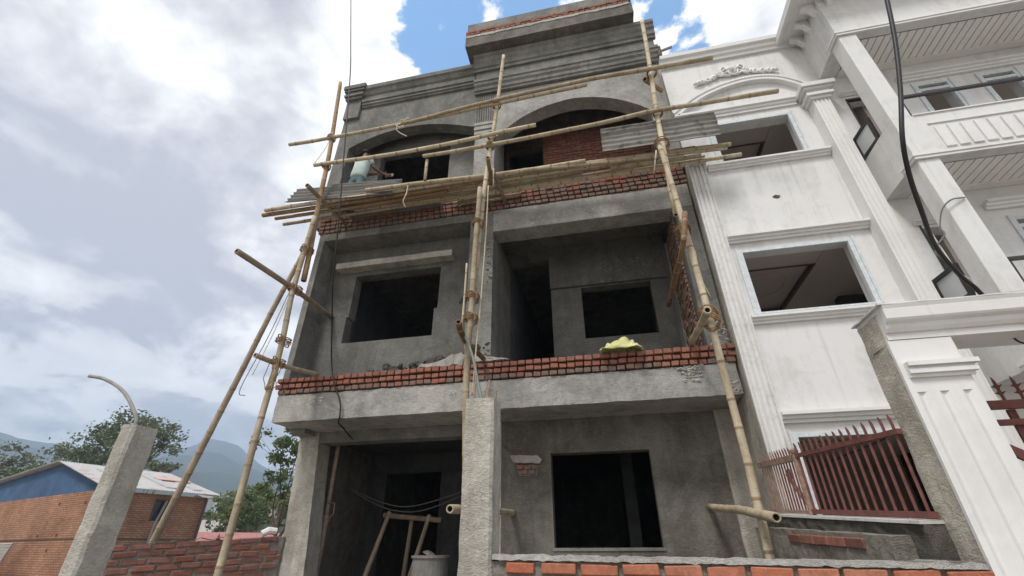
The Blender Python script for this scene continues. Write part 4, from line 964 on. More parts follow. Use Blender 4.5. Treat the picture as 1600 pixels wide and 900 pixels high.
# ------------------------------------------------------------------ bamboo scaffolding: every pole is a thing
random.seed(5)
SCAFF = 'bamboo poles of the scaffolding'
def bamboo(label, pts, r0, r1=None, material='bamboo', name='bamboo_pole', group=SCAFF, hollow=(1, 1), seg=5, split=False):
    r1 = (r1 or r0)*.92; r0 = r0*.92
    C_ = crom(pts, seg) if len(pts) > 2 else [Vector(pts[0]).lerp(Vector(pts[1]), i/12) for i in range(13)]
    L = [0]
    for a, b in zip(C_, C_[1:]): L.append(L[-1]+(b-a).length)
    tot = L[-1]
    def at(s):
        for i in range(len(L)-1):
            if s <= L[i+1]: return C_[i].lerp(C_[i+1], (s-L[i])/max(1e-6, L[i+1]-L[i]))
        return C_[-1]
    st = []; s = random.uniform(.1, .25)
    ss = [0]
    while s < tot-.04:
        st.append(s); s += random.uniform(.30, .50)
    sam = [(0, 1.0, 0)]
    for q in st: sam += [(q-.05, 1.0, 0), (q-.014, 1.03, 2), (q-.004, 1.09, 2), (q+.006, 1.05, 2), (q+.022, 1.0, 0)]
    sam.append((tot, 1.0, 0)); sam.sort()
    P, RD, MM = [], [], []
    wob = random.uniform(0, 50)
    for q, k, m in sam:
        q = min(max(q, 0), tot); p = at(q)
        p = p + Vector((noise.noise(Vector((q*.9, wob, 0))), noise.noise(Vector((q*.9, wob, 5))), noise.noise(Vector((q*.9, wob, 9)))))*.012
        P.append(p); RD.append((r0+(r1-r0)*q/tot)*k); MM.append(m)
    mb = MB(); mb.tube(P, RD, 10, 0, caps=False, mats=MM)
    n = 10
    for end, do in ((0, hollow[0]), (1, hollow[1])):
        i0 = 0 if end == 0 else (len(P)-1)*n
        ctr = P[0] if end == 0 else P[-1]; d = (P[1]-P[0]).normalized() if end == 0 else (P[-2]-P[-1]).normalized()
        b = len(mb.v)
        for j in range(n):
            v = Vector(mb.v[i0+j]); mb.v.append(tuple(ctr+(v-ctr)*.62))
        for j in range(n):
            v = Vector(mb.v[i0+j]); mb.v.append(tuple(ctr+(v-ctr)*.58+d*.05))
        for j in range(n):
            q = (j+1) % n
            mb.f.append((i0+j, i0+q, b+q, b+j)); mb.m.append(0)
            mb.f.append((b+j, b+q, b+n+q, b+n+j)); mb.m.append(1)
        mb.f.append(tuple(b+n+j for j in range(n))); mb.m.append(1)
    o = mb.build(name, [material, 'hole', 'node'], at=P[0], smooth=True)
    tag(o, label, 'bamboo pole', group); return o
def lash(parent, p, axis, rad, turns=3, w=.035, material='rope', tail=0.12, name='rope_lashing'):
    p = Vector(p); a = Vector(axis).normalized(); u = a.orthogonal().normalized(); v = a.cross(u); mb = MB()
    pts = []
    n = 12*turns
    for i in range(n+1):
        t = i/n; an = 2*math.pi*turns*t; rr = rad*(1+.06*math.sin(i*2.3))
        pts.append(p+a*(w*(t-.5)*2+.008*math.sin(an*1.0))+u*rr*math.cos(an)+v*rr*math.sin(an))
    mb.tube(pts, .0085, 5)
    an2 = (a+u*.9).normalized(); pts = []
    for i in range(17):
        an = 2*math.pi*i/16*1.0; pts.append(p+(an2.orthogonal().normalized()*math.cos(an)+an2.cross(an2.orthogonal().normalized())*math.sin(an))*rad*1.12)
    mb.tube(pts, .009, 5)
    if tail:
        e = p+Vector((rad*.8, -rad, 0)); mb.tube([e, e+Vector((.02, -.01, -tail*.5)), e+Vector((-.01, 0, -tail))], .006, 5)
    return mb.build(name, material, parent)
Aup = bamboo('upper left upright bamboo pole, its top rising free into the sky beside the parapet', [(-5.312, 5.7, 11.137), (-5.088, 5.68, 9.184), (-4.962, 5.66, 7.605), (-4.80, 5.64, 5.55)], .043, .05, 'bamboo_brown')
Alo = bamboo('lower left upright bamboo pole, standing before the left corner of the building', [(-4.85, 5.54, 6.87), (-4.869, 5.54, 5.312), (-4.80, 5.54, 4.119), (-4.768, 5.5, 1.328), (-4.74, 5.5, 0.0)], .044, .052)
Br = bamboo('long leaning bamboo brace outside the left corner, its foot behind the brick wall', [(-4.94, 5.68, 6.47), (-5.515, 5.9, 5.047), (-6.711, 6.3, 1.709), (-7.30, 6.5, 0.0)], .042, .062, 'bamboo_grey')
Cup = bamboo('upper middle upright bamboo pole, its pale top in front of the grey cornices', [(-1.363, 5.75, 10.969), (-1.495, 5.7, 8.982), (-1.628, 5.64, 7.384), (-1.78, 5.62, 4.70)], .04, .047)
Clo = bamboo('lower middle upright bamboo pole, round top below the deck and foot behind the concrete pillar', [(-1.705, 5.5, 6.939), (-1.755, 5.52, 4.64), (-1.78, 5.56, 3.285), (-1.58, 5.56, 0)], .046, .05, hollow=(0, 1))
Dup = bamboo('upper right upright bamboo pole, its top against the blue sky beside the roof box', [(1.614, 5.7, 11.134), (1.513, 5.68, 9.25), (1.42, 5.66, 7.841), (1.348, 5.64, 5.932)], .042, .05)
Dlo = bamboo('lower right upright bamboo pole, running from the deck past the brick ledge down', [(1.328, 5.55, 7.344), (1.377, 5.5, 5.874), (1.414, 5.48, 4.276), (1.422, 5.48, 3.12), (1.417, 5.48, 1.543), (1.41, 5.48, 0)], .045, .051)
L1a = bamboo('lower of the two overlapping bamboo rails crossing the top of the left arch', [(-6.068, 5.63, 9.144), (-4.436, 5.62, 9.107), (-2.478, 5.62, 9.17), (0.314, 5.6, 9.265)], .043, .038)
L1b = bamboo('upper of the two overlapping bamboo rails, passing under the grey cornice to the white house', [(-3.54, 5.58, 9.085), (-1.412, 5.56, 9.255), (0.355, 5.55, 9.33), (2.577, 5.55, 9.29)], .034, .05)
L2 = bamboo('bamboo rail in front of the worker, ending left of the middle of the right arch', [(-5.251, 5.60, 8.331), (-3.169, 5.57, 8.221), (-0.694, 5.56, 8.332)], .044, .042)
L3 = bamboo('long bamboo rail across the right arch, ending over the blind arch of the white house', [(-2.884, 5.60, 8.054), (-1.527, 5.59, 8.046), (0.359, 5.58, 8.102), (1.472, 5.57, 8.183), (3.37, 5.57, 8.145)], .04, .045)
bamboo('short upright bamboo stub under the left end of the right arch rail', [(-2.82, 5.66, 8.01), (-2.82, 5.67, 7.50)], .032, .03)
P1 = bamboo('bamboo putlog sticking far out to the left, its inner end in the left bay', [(-5.121, 4.5, 5.44), (-4.96, 5.66, 5.42), (-5.05, 6.965, 5.52)], .05, .046, 'bamboo_grey')
P2 = bamboo('bamboo putlog sticking out below the left end of the deck', [(-4.945, 5.25, 7.40), (-4.94, 5.7, 7.44), (-4.866, 6.46, 7.43)], .047, .045, 'bamboo_grey')
P3 = bamboo('bamboo putlog resting on the brick ledge at the left corner', [(-5.003, 5.3, 4.09), (-4.902, 5.74, 4.09), (-4.727, 6.45, 4.17)], .042, .04, 'bamboo_grey')
P4 = bamboo('dark bamboo putlog tied to the middle upright above the brick ledge', [(-1.76, 5.0, 4.157), (-1.82, 5.45, 4.12), (-1.80, 6.42, 4.19)], .045, .042, 'bamboo_brown')
P5 = bamboo('bamboo putlog at the right end of the brick ledge, its hollow end facing out', [(1.292, 5.02, 3.998), (1.31, 5.42, 4.04), (1.329, 6.44, 4.19)], .052, .05, 'bamboo')
P6 = bamboo('crooked bamboo pole leaning against the right upright in the right bay', [(1.401, 5.34, 5.712), (1.27, 5.36, 5.17), (1.25, 6.1, 5.15), (1.24, 7.1, 5.155)], .043, .04, 'bamboo_brown')
P7 = bamboo('bamboo stub through the ground floor wall, its hollow end showing left of the concrete pillar', [(-1.583, 4.6, 1.936), (-1.514, 7.33, 2.066)], .046, .046)
P8 = bamboo('thick bamboo stub jutting from the wall right of the ground floor window', [(1.399, 4.9, 1.835), (1.345, 5.75, 1.945), (1.305, 6.5, 2.01), (1.272, 7.32, 2.094)], .05, .046)
bamboo('short bamboo block lashed behind the right upright under the top rail', [(1.40, 5.72, 9.27), (1.80, 6.3, 9.62)], .055, .05, 'bamboo_brown')
P10 = bamboo('short bamboo putlog tied to the middle upright just above the deck', [(-1.522, 5.3, 7.412), (-1.639, 6.0, 7.47)], .04, .04, 'bamboo_brown')
bamboo('thin bamboo stick hanging beside the right upright under the deck', [(1.25, 5.5, 7.161), (1.16, 5.6, 6.758)], .014, .011)
bamboo('thin bamboo stick hanging beside the middle upright under the deck', [(-1.50, 5.62, 7.46), (-1.52, 5.7, 7.12)], .016, .014)
bamboo('thin slat of wood tied along the middle upright between ledge and window', [(-1.885, 5.57, 5.45), (-1.90, 5.56, 4.30)], .018, .02)
for par, p, ax, rad in ((Aup, (-5.085, 5.66, 9.14), (.1, 0, 1), .085), (Aup, (-5.01, 5.66, 8.30), (.1, 0, 1), .085), (Alo, (-4.85, 5.58, 6.15), (0, 0, 1), .11), (Alo, (-4.87, 5.58, 5.36), (0, 0, 1), .11), (Alo, (-4.82, 5.58, 4.42), (0, 0, 1), .11), (Alo, (-4.80, 5.57, 4.06), (0, 0, 1), .10),
                        (Cup, (-1.47, 5.65, 9.22), (0, 0, 1), .085), (Cup, (-1.55, 5.62, 8.30), (0, 0, 1), .08), (Cup, (-1.575, 5.62, 8.05), (0, 0, 1), .08), (Clo, (-1.72, 5.55, 6.2), (0, 0, 1), .095), (Clo, (-1.755, 5.56, 4.83), (0, 0, 1), .10), (Clo, (-1.765, 5.56, 4.48), (0, 0, 1), .10),
                        (Dup, (1.52, 5.63, 9.28), (0, 0, 1), .085), (Dup, (1.45, 5.62, 8.17), (0, 0, 1), .08), (Dlo, (1.375, 5.58, 7.36), (0, 0, 1), .115), (Dlo, (1.37, 5.53, 5.55), (0, 0, 1), .10), (Dlo, (1.40, 5.44, 4.15), (.2, .3, 1), .105), (Dlo, (1.40, 5.40, 4.02), (.5, .5, 1), .10)):
    lash(par, p, ax, rad)
# the deck: poles side by side, seen from below
DECK = 'bamboo poles laid side by side as the scaffold deck'
def deck(label, x0, x1, y0, y1, z, r, material='bamboo', zb=None, sag=.02):
    return bamboo(label, [(x0, y0, z), ((x0*2+x1)/3, (y0*2+y1)/3, z-sag), ((x0+2*x1)/3, (y0+2*y1)/3, z-sag), (x1, y1, zb if zb is not None else z)], r, r*.85, material, group=DECK)
deck('topmost pale outer pole of the deck, running from the worker to the right end', -4.013, 2.55, 5.69, 5.95, 7.50, .048)
deck('second outer deck pole, its brown end jutting out furthest left but one', -6.266, 0.122, 5.80, 5.80, 7.49, .045)
deck('deck pole whose square end juts out furthest to the left', -6.387, -1.7, 5.90, 5.89, 7.46, .048, 'bamboo_brown')
deck('third deck pole jutting out to the left, below the two longest', -6.20, -2.482, 6.03, 6.0, 7.45, .04, 'bamboo_brown')
deck('lowest deck pole jutting out to the left, apart from the others', -6.178, -2.0, 6.25, 6.20, 7.47, .04, 'bamboo_grey')
deck('inner deck pole whose pointed end juts out furthest to the right', -3.9, 2.773, 6.24, 6.22, 7.485, .045)
deck('outer deck pole just below the topmost one at the right end', -1.0, 2.5, 5.78, 6.0, 7.47, .042)
bl = 'one of the many alike bamboo poles in the middle of the deck, seen from below'
for k in range(15):
    y = 5.86+.042*k; x0 = random.uniform(-4.6, -4.3) if y < 6.3 else random.uniform(-3.9, -2.2)
    x1 = random.uniform(1.9, 2.4) if k % 3 else random.uniform(.4, 1.7)
    if y > 6.25: x1 = random.uniform(-1.6, -1.1)
    if k in (5, 6):
        deck(bl, x0, 0.05, y, y, 7.50+.012*(k % 2), .025); deck(bl, .55, 2.1, y, y, 7.50, .025); continue
    deck(bl, x0, x1, y+random.uniform(-.01, .01), y+random.uniform(-.02, .02), 7.495+.012*(k % 2), .026, random.choice(['bamboo', 'bamboo', 'bamboo_grey']), None, random.uniform(0, .02))
bamboo('short cross pole under the deck just right of the middle upright', [(-1.52, 5.62, 7.42), (-1.47, 6.5, 7.41)], .036, .036, 'bamboo_grey')
# corrugated sheets
def corrugated(name, label, o, ux, uz, lx, lz, waves, amp, th, material, group=None, ragged=0.0, cat='corrugated sheet'):
    o, ux, uz = Vector(o), Vector(ux).normalized(), Vector(uz).normalized(); nn = ux.cross(uz).normalized()
    NX, NZ = 14, waves*8; mb = MB(); random.seed(len(label))
    def pt(i, j, s):
        a = 2*math.pi*waves*j/NZ
        x = lx*i/NX + (ragged*noise.noise(Vector((j*.6, i*3.0, 2))) if i in (0, NX) else 0)
        return tuple(o+ux*x+uz*(lz*j/NZ+.006*noise.noise(Vector((i*.5, j*.3, 7))))+nn*(amp*math.cos(a)+s*th/2+.012*noise.noise(Vector((i*.4, 1, 3)))))
    for s in (-1, 1):
        b = len(mb.v)
        for i in range(NX+1):
            for j in range(NZ+1): mb.v.append(pt(i, j, s))
        for i in range(NX):
            for j in range(NZ):
                q = (b+i*(NZ+1)+j, b+(i+1)*(NZ+1)+j, b+(i+1)*(NZ+1)+j+1, b+i*(NZ+1)+j+1); mb.f.append(q if s < 0 else q[::-1]); mb.m.append(0)
    w = (NX+1)*(NZ+1)
    for i in range(NX):
        for j in (0, NZ):
            a, b = i*(NZ+1)+j, (i+1)*(NZ+1)+j; mb.f.append((a, b, b+w, a+w)); mb.m.append(0)
    for j in range(NZ):
        for i in (0, NX):
            a, b = i*(NZ+1)+j, i*(NZ+1)+j+1; mb.f.append((a, b, b+w, a+w)); mb.m.append(0)
    return tag(mb.build(name, material, at=o, smooth=True), label, cat, group)
corrugated('corrugated_sheet', 'rough grey corrugated cement sheet propped on the deck against the right upright', (.43, 5.70, 7.52), (1, 0, -.02), (.02, .03, 1), 1.93, .58, 5, .012, .012, 'asbestos', None, .015)
corrugated('corrugated_sheet', 'lower grey corrugated sheet tilted along the left end of the deck', (-5.80, 5.74, 7.55), (1, 0, -.10), (0, .40, 1), 2.3, .56, 4, .022, .012, 'sheet', 'corrugated sheets at the left of the deck', .04)
corrugated('corrugated_sheet', 'upper grey corrugated sheet lying on the other one in front of the worker', (-5.05, 5.86, 7.72), (1, 0, -.11), (0, .35, 1), 1.6, .40, 3, .022, .012, 'sheet', 'corrugated sheets at the left of the deck', .03)
corrugated('corrugated_sheet', 'wide corrugated sheet laid flat under the left part of the deck', (-4.75, 6.0, 7.54), (1, 0, 0), (0, 1, 0), 2.0, .52, 5, .018, .01, 'sheet', 'corrugated sheets at the left of the deck', .02)
mb = MB(); mb.hexa([(-2.4, 6.5, 7.62), (-1.85, 6.5, 7.62), (-1.85, 6.9, 7.62), (-2.4, 6.9, 7.62)], [(-2.4, 6.5, 7.70), (-1.85, 6.5, 7.72), (-1.85, 6.9, 7.72), (-2.4, 6.9, 7.70)])
# strings, ropes, knots
def cord(name, label, pts, r, material, cat='rope', n=6, seg=6):
    c = crom(pts, seg); return tag(MB().tube(c, r, n).build(name, material, at=c[0], smooth=True), label, cat)
cord('green_rope', 'green grey rope running from the middle putlog down to the concrete pillar', [(-1.79, 5.35, 4.13), (-1.66, 5.2, 3.90), (-1.46, 4.8, 3.50), (-1.2, 4.1, 3.0), (-1.0, 3.56, 2.66)], .016, 'rope_green')
kn = MB()
for k in range(4):
    random.seed(30+k); p0 = Vector((-3.52, 5.55, 9.06)); pts = [p0]
    for i in range(7): pts.append(pts[-1]+Vector((random.uniform(-.03, .09), random.uniform(-.03, .03), random.uniform(-.10, .05))))
    kn.tube(crom(pts, 4), .009, 5)
tag(kn.build('rope_tangle', 'string', at=(-3.5, 5.55, 9.0)), 'tangle of pale rope hanging from the rails in front of the left arch', 'rope')
cord('hanging_string', 'pale string with a knot hanging under the left part of the deck', [(-3.16, 5.70, 7.45), (-3.17, 5.70, 7.25), (-3.22, 5.72, 7.10), (-3.19, 5.78, 7.0)], .012, 'string')
cord('hanging_string', 'pale string running down beside the middle upright over the brick ledge', [(-1.58, 5.6, 7.05), (-1.60, 5.62, 6.1), (-1.64, 5.6, 4.8), (-1.69, 5.6, 3.9), (-1.71, 5.6, 3.35)], .010, 'string')
for k, (a, b) in enumerate((((-5.0, 5.62, 5.36), (-5.36, 5.6, 3.7)), ((-4.97, 5.62, 5.34), (-5.22, 5.6, 3.9)), ((-5.1, 5.64, 9.02), (-5.27, 5.6, 8.37)))):
    m_ = [(a[i]+b[i])/2+(.03 if i == 0 else 0) for i in range(3)]
    cord('tie_wire', ('dark loop of wire hanging left of the left upright below the long putlog', 'thinner wire beside the left upright below the long putlog', 'tie of string between the two top rails at the left upright')[k], [a, m_, b, (b[0]+.12, b[1], b[2]-.12)] if k == 0 else [a, m_, b], .006, ('cable_grey', 'string', 'string')[k], 'wire')
tl = MB()
for k in range(5):
    random.seed(60+k); p0 = Vector((-4.86+.05*k, 5.48, 4.06)); pts = [p0]
    for i in range(5): pts.append(pts[-1]+Vector((random.uniform(-.05, .05), random.uniform(-.02, .02), -.09)))
    pts.append(pts[-1]+Vector((.07, 0, .05))); tl.tube(crom(pts, 4), .006, 5)
tag(tl.build('rope_tail', 'rope', at=(-4.8, 5.48, 4.0)), 'loose brown rope ends hanging at the left end of the brick ledge', 'rope')
cord('power_cable', 'thin black cable hanging past the worker down to the garage beam', [(-4.72, 4.58, 12.7), (-4.456, 4.7, 10.972), (-4.289, 4.8, 9.759), (-4.1, 5.0, 7.55), (-4.07, 5.2, 6.463), (-4.17, 5.55, 5.434), (-4.347, 6.0, 4.936), (-4.438, 6.33, 4.391), (-4.325, 6.38, 3.953), (-4.188, 6.42, 3.684), (-4.16, 6.46, 3.454), (-4.25, 6.6, 3.37), (-4.32, 6.9, 3.34), (-4.36, 7.28, 3.25)], .013, 'cable', 'cable')
cord('power_cable', 'thick black cable hanging in front of the white house', [(3.12, 2.98, 6.4), (3.001, 3.1, 5.685), (2.871, 3.2, 5.114), (2.748, 3.3, 4.64), (2.801, 3.5, 4.41), (2.962, 3.8, 4.198), (3.219, 4.2, 4.053), (3.507, 4.5, 3.877), (3.646, 4.6, 3.773), (3.758, 4.7, 3.643), (3.95, 4.9, 3.3)], .021, 'cable', 'cable')
cord('thin_cable', 'thin dark wire looping from the balcony column to the thick black cable', [(4.814, 5.48, 5.48), (4.62, 5.44, 5.44), (4.46, 5.44, 5.30), (4.30, 5.4, 5.02), (3.9, 4.9, 4.6), (3.36, 4.42, 4.12), (3.5, 4.52, 3.93)], .009, 'cable_grey', 'cable')
cord('thin_cable', 'pale wire hanging beside the thick cable in front of the lower casement', [(3.55, 4.6, 4.55), (3.6, 4.65, 4.3), (3.63, 4.66, 4.0), (3.75, 4.72, 3.9), (3.72, 4.72, 3.7), (3.78, 4.74, 3.5)], .010, 'cable_white', 'cable')
cord('wall_wire', 'thin pale wire hanging on the right end pier of the first floor', [(1.66, 6.48, 5.9), (1.70, 6.46, 5.75), (1.69, 6.47, 5.3), (1.76, 6.47, 4.9)], .006, 'string', 'wire')
cord('hook_wire', 'small black loop of cable hanging under the gate lintel', [(2.90, 3.6, 2.88), (2.92, 3.6, 2.85), (2.97, 3.6, 2.83), (2.985, 3.6, 2.87)], .007, 'cable', 'wire')
# garage contents
pr = thing('shoring_prop', 'rusty adjustable steel prop just inside the garage, next to the left column', 'prop', (-4.95, 7.85, 0))
MB().tube([(-4.95, 7.85, 0), (-4.95, 7.85, 2.12)], .05, 10).build('outer_tube', 'prop', pr); MB().tube([(-4.95, 7.85, 2.13), (-4.97, 7.85, 3.36)], .038, 10).build('inner_tube', 'prop', pr)
MB().tube([(-4.95, 7.85, 2.03), (-4.95, 7.85, 2.125)], [.075, .066], 12).box(-5.02, -4.88, 7.835, 7.865, 2.0, 2.03).build('collar', 'rust', pr)
MB().tube([(-4.93, 7.80, 2.3), (-4.80, 7.80, 2.3), (-4.79, 7.80, 2.12), (-4.87, 7.80, 2.05)], .009, 6).build('handle', 'rust', pr)
tr = thing('trestle', 'bamboo trestle of a cross bar on three slanting legs inside the dark garage', 'trestle', (-3.7, 8.6, 0))
MB().tube([(-4.238, 8.6, 2.143), (-3.104, 8.6, 2.043)], .045, 8).build('cross_bar', 'bamboo_grey', tr)
for a, b in (((-4.127, 8.6, 2.20), (-4.55, 8.1, 0.12)), ((-3.708, 8.68, 2.10), (-3.95, 8.95, 0.12)), ((-3.341, 8.6, 2.13), (-3.72, 8.1, 0.12))): MB().tube([a, b], [.038, .048], 8).build('leg', 'bamboo_grey', tr)
dr = thing('drum', 'cement caked steel drum standing at the garage opening', 'drum', (-2.93, 7.75, 0.12))
MB().tube([(-2.93, 7.75, .12), (-2.93, 7.75, .6), (-2.93, 7.75, .61), (-2.93, 7.75, .64), (-2.93, 7.75, .65), (-2.93, 7.75, 1.05), (-2.93, 7.75, 1.06), (-2.93, 7.75, 1.09), (-2.93, 7.75, 1.10), (-2.93, 7.75, 1.475)], [.285, .285, .295, .295, .285, .285, .295, .295, .285, .285], 28).build('shell', 'drum', dr)
MB().tube([(-2.93, 7.75, 1.476), (-2.93, 7.75, 1.512)], .305, 28).build('lid', 'drum', dr)
roughen(MB().tube([(-2.93, 7.75, 1.513), (-2.92, 7.75, 1.54), (-2.91, 7.75, 1.55)], [.15, .09, .02], 12).build('cement_heap', 'mortar', dr), .01, .08, 12)
cord('garage_cable', 'upper of two grey cables sagging across the garage', [(-4.991, 8.5, 2.621), (-4.219, 8.5, 2.339), (-3.58, 8.5, 2.284), (-2.5, 8.5, 2.55)], .010, 'cable_grey', 'cable')
cord('garage_cable', 'lower of two grey cables sagging across the garage', [(-4.991, 8.5, 2.60), (-4.4, 8.5, 2.33), (-3.95, 8.5, 2.205), (-3.4, 8.5, 2.21), (-2.5, 8.5, 2.5)], .010, 'cable_grey', 'cable')
# yellow cloth thrown on the brick ledge
mb = MB(); NU, NVv = 30, 18
for i in range(NU+1):
    for j in range(NVv+1):
        u, v = i/NU-.5, j/NVv-.5; q = Vector((u*4.2, v*4.2, 3.3))
        h = max(0, 1-(u*2.0)**2)*max(0, 1-(v*2)**2)
        r_ = abs(noise.noise(q*1.2))*.20 + abs(noise.noise(q*2.9))*.07
        w_ = .5+.5*noise.noise(Vector((u*3+4, v*2, 1)))
        mb.v.append((.325+u*.60+.07*noise.noise(q*.9)+.03*noise.noise(q*2.2), 6.46+v*.34+.06*noise.noise(q*1.1+Vector((3, 0, 0))), 4.142+(.03+.22*h*w_+r_*.7)*h**.5 + .035*noise.noise(q*1.6)*h))
for i in range(NU):
    for j in range(NVv): a = i*(NVv+1)+j; mb.f.append((a, a+NVv+1, a+NVv+2, a+1)); mb.m.append(0)
cl = mb.build('cloth', 'cloth', at=(.325, 6.47, 4.15), smooth=True); sm = cl.modifiers.new('thick', 'SOLIDIFY'); sm.thickness = .006
tag(cl, 'crumpled pale yellow cloth lying on the brick ledge of the right bay', 'cloth')

# ------------------------------------------------------------------ the worker
PX, PY, PZ = -4.60, 6.16, 7.56
PN = thing('person', 'person in pale shirt and grey shorts on the scaffold, plastering the left arch', 'person', (PX, PY, PZ))
PN.scale = (.90, .92, .95)
def skin(name, joints, edges, material, parent, sub=2, ctr=None):
    me = bpy.data.meshes.new(name); me.from_pydata([j[:3] for j in joints], edges, []); me.materials.append(MAT[material])
    o = bpy.data.objects.new(name, me); C.objects.link(o); o.parent = parent
    o.modifiers.new('skin', 'SKIN'); s2 = o.modifiers.new('sub', 'SUBSURF'); s2.levels = s2.render_levels = sub
    for i, j in enumerate(joints):
        r = j[3]; me.skin_vertices[0].data[i].radius = (r if isinstance(r, tuple) else (r, r)); me.skin_vertices[0].data[i].use_root = (i == 0)
    for pl_ in me.polygons: pl_.use_smooth = True
    o.modifiers['skin'].use_smooth_shade = True; return o
# local coordinates: x right, y away from the camera, z up; he leans to the right, both arms reach right and away
J = [(0, 0, .94, (.13, .09)), (.02, .01, 1.10, (.12, .08)), (.04, .02, 1.28, (.14, .085)), (.045, .03, 1.42, (.11, .07)), (.035, .05, 1.52, .052), (.02, .085, 1.63, (.078, .09)), (.015, .09, 1.72, (.07, .08)),
     (.19, .04, 1.41, .06), (.30, .10, 1.20, .046), (.43, .26, 1.15, .034), (.46, .28, 1.145, .030),
     (-.08, .06, 1.41, .06), (-.06, .26, 1.22, .046), (.14, .36, 1.28, .034), (.17, .37, 1.29, .03),
     (.10, 0, .86, .09), (.11, -.02, .47, .06), (.11, 0, .10, .042), (.12, .12, .04, .035),
     (-.10, 0, .86, .09), (-.11, -.02, .47, .06), (-.11, 0, .10, .042), (-.10, .12, .04, .035)]
Ed = [(0, 1), (1, 2), (2, 3), (3, 4), (4, 5), (5, 6), (3, 7), (7, 8), (8, 9), (9, 10), (3, 11), (11, 12), (12, 13), (13, 14), (0, 15), (15, 16), (16, 17), (17, 18), (0, 19), (19, 20), (20, 21), (21, 22)]
def hand(base, d, side, idx):
    d = Vector(d).normalized(); up = Vector((0, 0, 1)); s = d.cross(up).normalized()
    b = Vector(base); J.append((*tuple(b+d*.05), (.018, .036))); Ed.append((idx, len(J)-1)); palm = len(J)-1
    for k in range(4):
        o_ = up*(.030-.019*k); L_ = (.075, .085, .08, .062)[k]
        J.append((*tuple(b+d*.10+o_), .010)); Ed.append((palm, len(J)-1))
        J.append((*tuple(b+d*(.10+L_*.5)+o_*1.1+s*side*.012), .0085)); Ed.append((len(J)-2, len(J)-1))
        J.append((*tuple(b+d*(.10+L_*.85)+o_*1.1+s*side*.04), .007)); Ed.append((len(J)-2, len(J)-1))
    J.append((*tuple(b+d*.05+up*.05+s*side*.02), .011)); Ed.append((palm, len(J)-1))
    J.append((*tuple(b+d*.085+up*.068+s*side*.035), .009)); Ed.append((len(J)-2, len(J)-1))
hand(J[10][:3], (.9, .25, -.15), 1, 10); hand(J[14][:3], (.9, .35, .1), 1, 14)
skin('body', J, Ed, 'skin', PN)
skin('shirt', [(0, 0, .80, (.21, .17)), (0, 0, .92, (.20, .16)), (.015, .01, 1.08, (.20, .155)), (.04, .02, 1.28, (.215, .155)), (.045, .03, 1.42, (.17, .125)), (.04, .04, 1.475, (.075, .07)), (.20, .045, 1.39, .09), (.27, .085, 1.27, .085), (-.09, .06, 1.39, .09), (-.075, .16, 1.30, .08)],
     [(0, 1), (1, 2), (2, 3), (3, 4), (4, 5), (4, 6), (6, 7), (4, 8), (8, 9)], 'shirt', PN)
skin('shorts', [(0, 0, .97, (.165, .125)), (0, 0, .86, (.18, .135)), (.105, -.005, .74, .105), (.115, -.015, .50, .10), (-.105, -.005, .74, .105), (-.115, -.015, .50, .10)], [(0, 1), (1, 2), (2, 3), (1, 4), (4, 5)], 'shorts', PN)
hr = MB()
for i in range(9):
    for j in range(16):
        th = math.pi*.62*i/8; a = 2*math.pi*j/16; v = Vector((math.sin(th)*math.cos(a)*.088, math.sin(th)*math.sin(a)*.10, math.cos(th)*.10)); v += noise.noise_vector(v*40)*.006
        hr.v.append((PX+.017+v.x, PY+.075+v.y, PZ+1.70+v.z))
for i in range(8):
    for j in range(16): k = (j+1) % 16; hr.f.append((i*16+j, i*16+k, (i+1)*16+k, (i+1)*16+j)); hr.m.append(0)
ho = hr.build('hair', 'hair', PN, smooth=True); s2 = ho.modifiers.new('thick', 'SOLIDIFY'); s2.thickness = .012
fc = MB()      # ears, nose, eyes and mouth on the side turned away
for sx in (-1, 1): fc.tube([(PX+.02+sx*.082, PY+.09, PZ+1.61), (PX+.02+sx*.094, PY+.085, PZ+1.645), (PX+.02+sx*.086, PY+.09, PZ+1.67)], [.01, .016, .009], 6)
fc.tube([(PX+.025, PY+.165, PZ+1.66), (PX+.028, PY+.20, PZ+1.61)], [.009, .016], 6); fc.build('face', 'skin', PN, smooth=True)
tw = MB().box(PX+.44, PX+.62, PY+.31, PY+.325, PZ+1.04, PZ+1.12); tw.tube([(PX+.46, PY+.30, PZ+1.08), (PX+.58, PY+.30, PZ+1.08)], .014, 6)
tag(tw.build('plaster_float', 'bamboo_grey', at=(PX+.57, PY+.345, PZ+1.13)), "plasterer's float in the worker's outstretched hand", 'float')

# ------------------------------------------------------------------ brick house with the blue gable, beyond the left wall
ha = R(18); ax = Vector((math.sin(ha), math.cos(ha), 0)); gx = Vector((-math.cos(ha), math.sin(ha), 0)); HC = Vector((-20.8, 16, 0))
BH = thing('brick_house', 'red brick house with a blue boarded gable and bright tin roof beyond the left wall', 'house', tuple(HC))
BH.rotation_euler = (0, 0, 0)
def hq(t, s, z): p = HC+gx*t+ax*s; return (p.x, p.y, z)
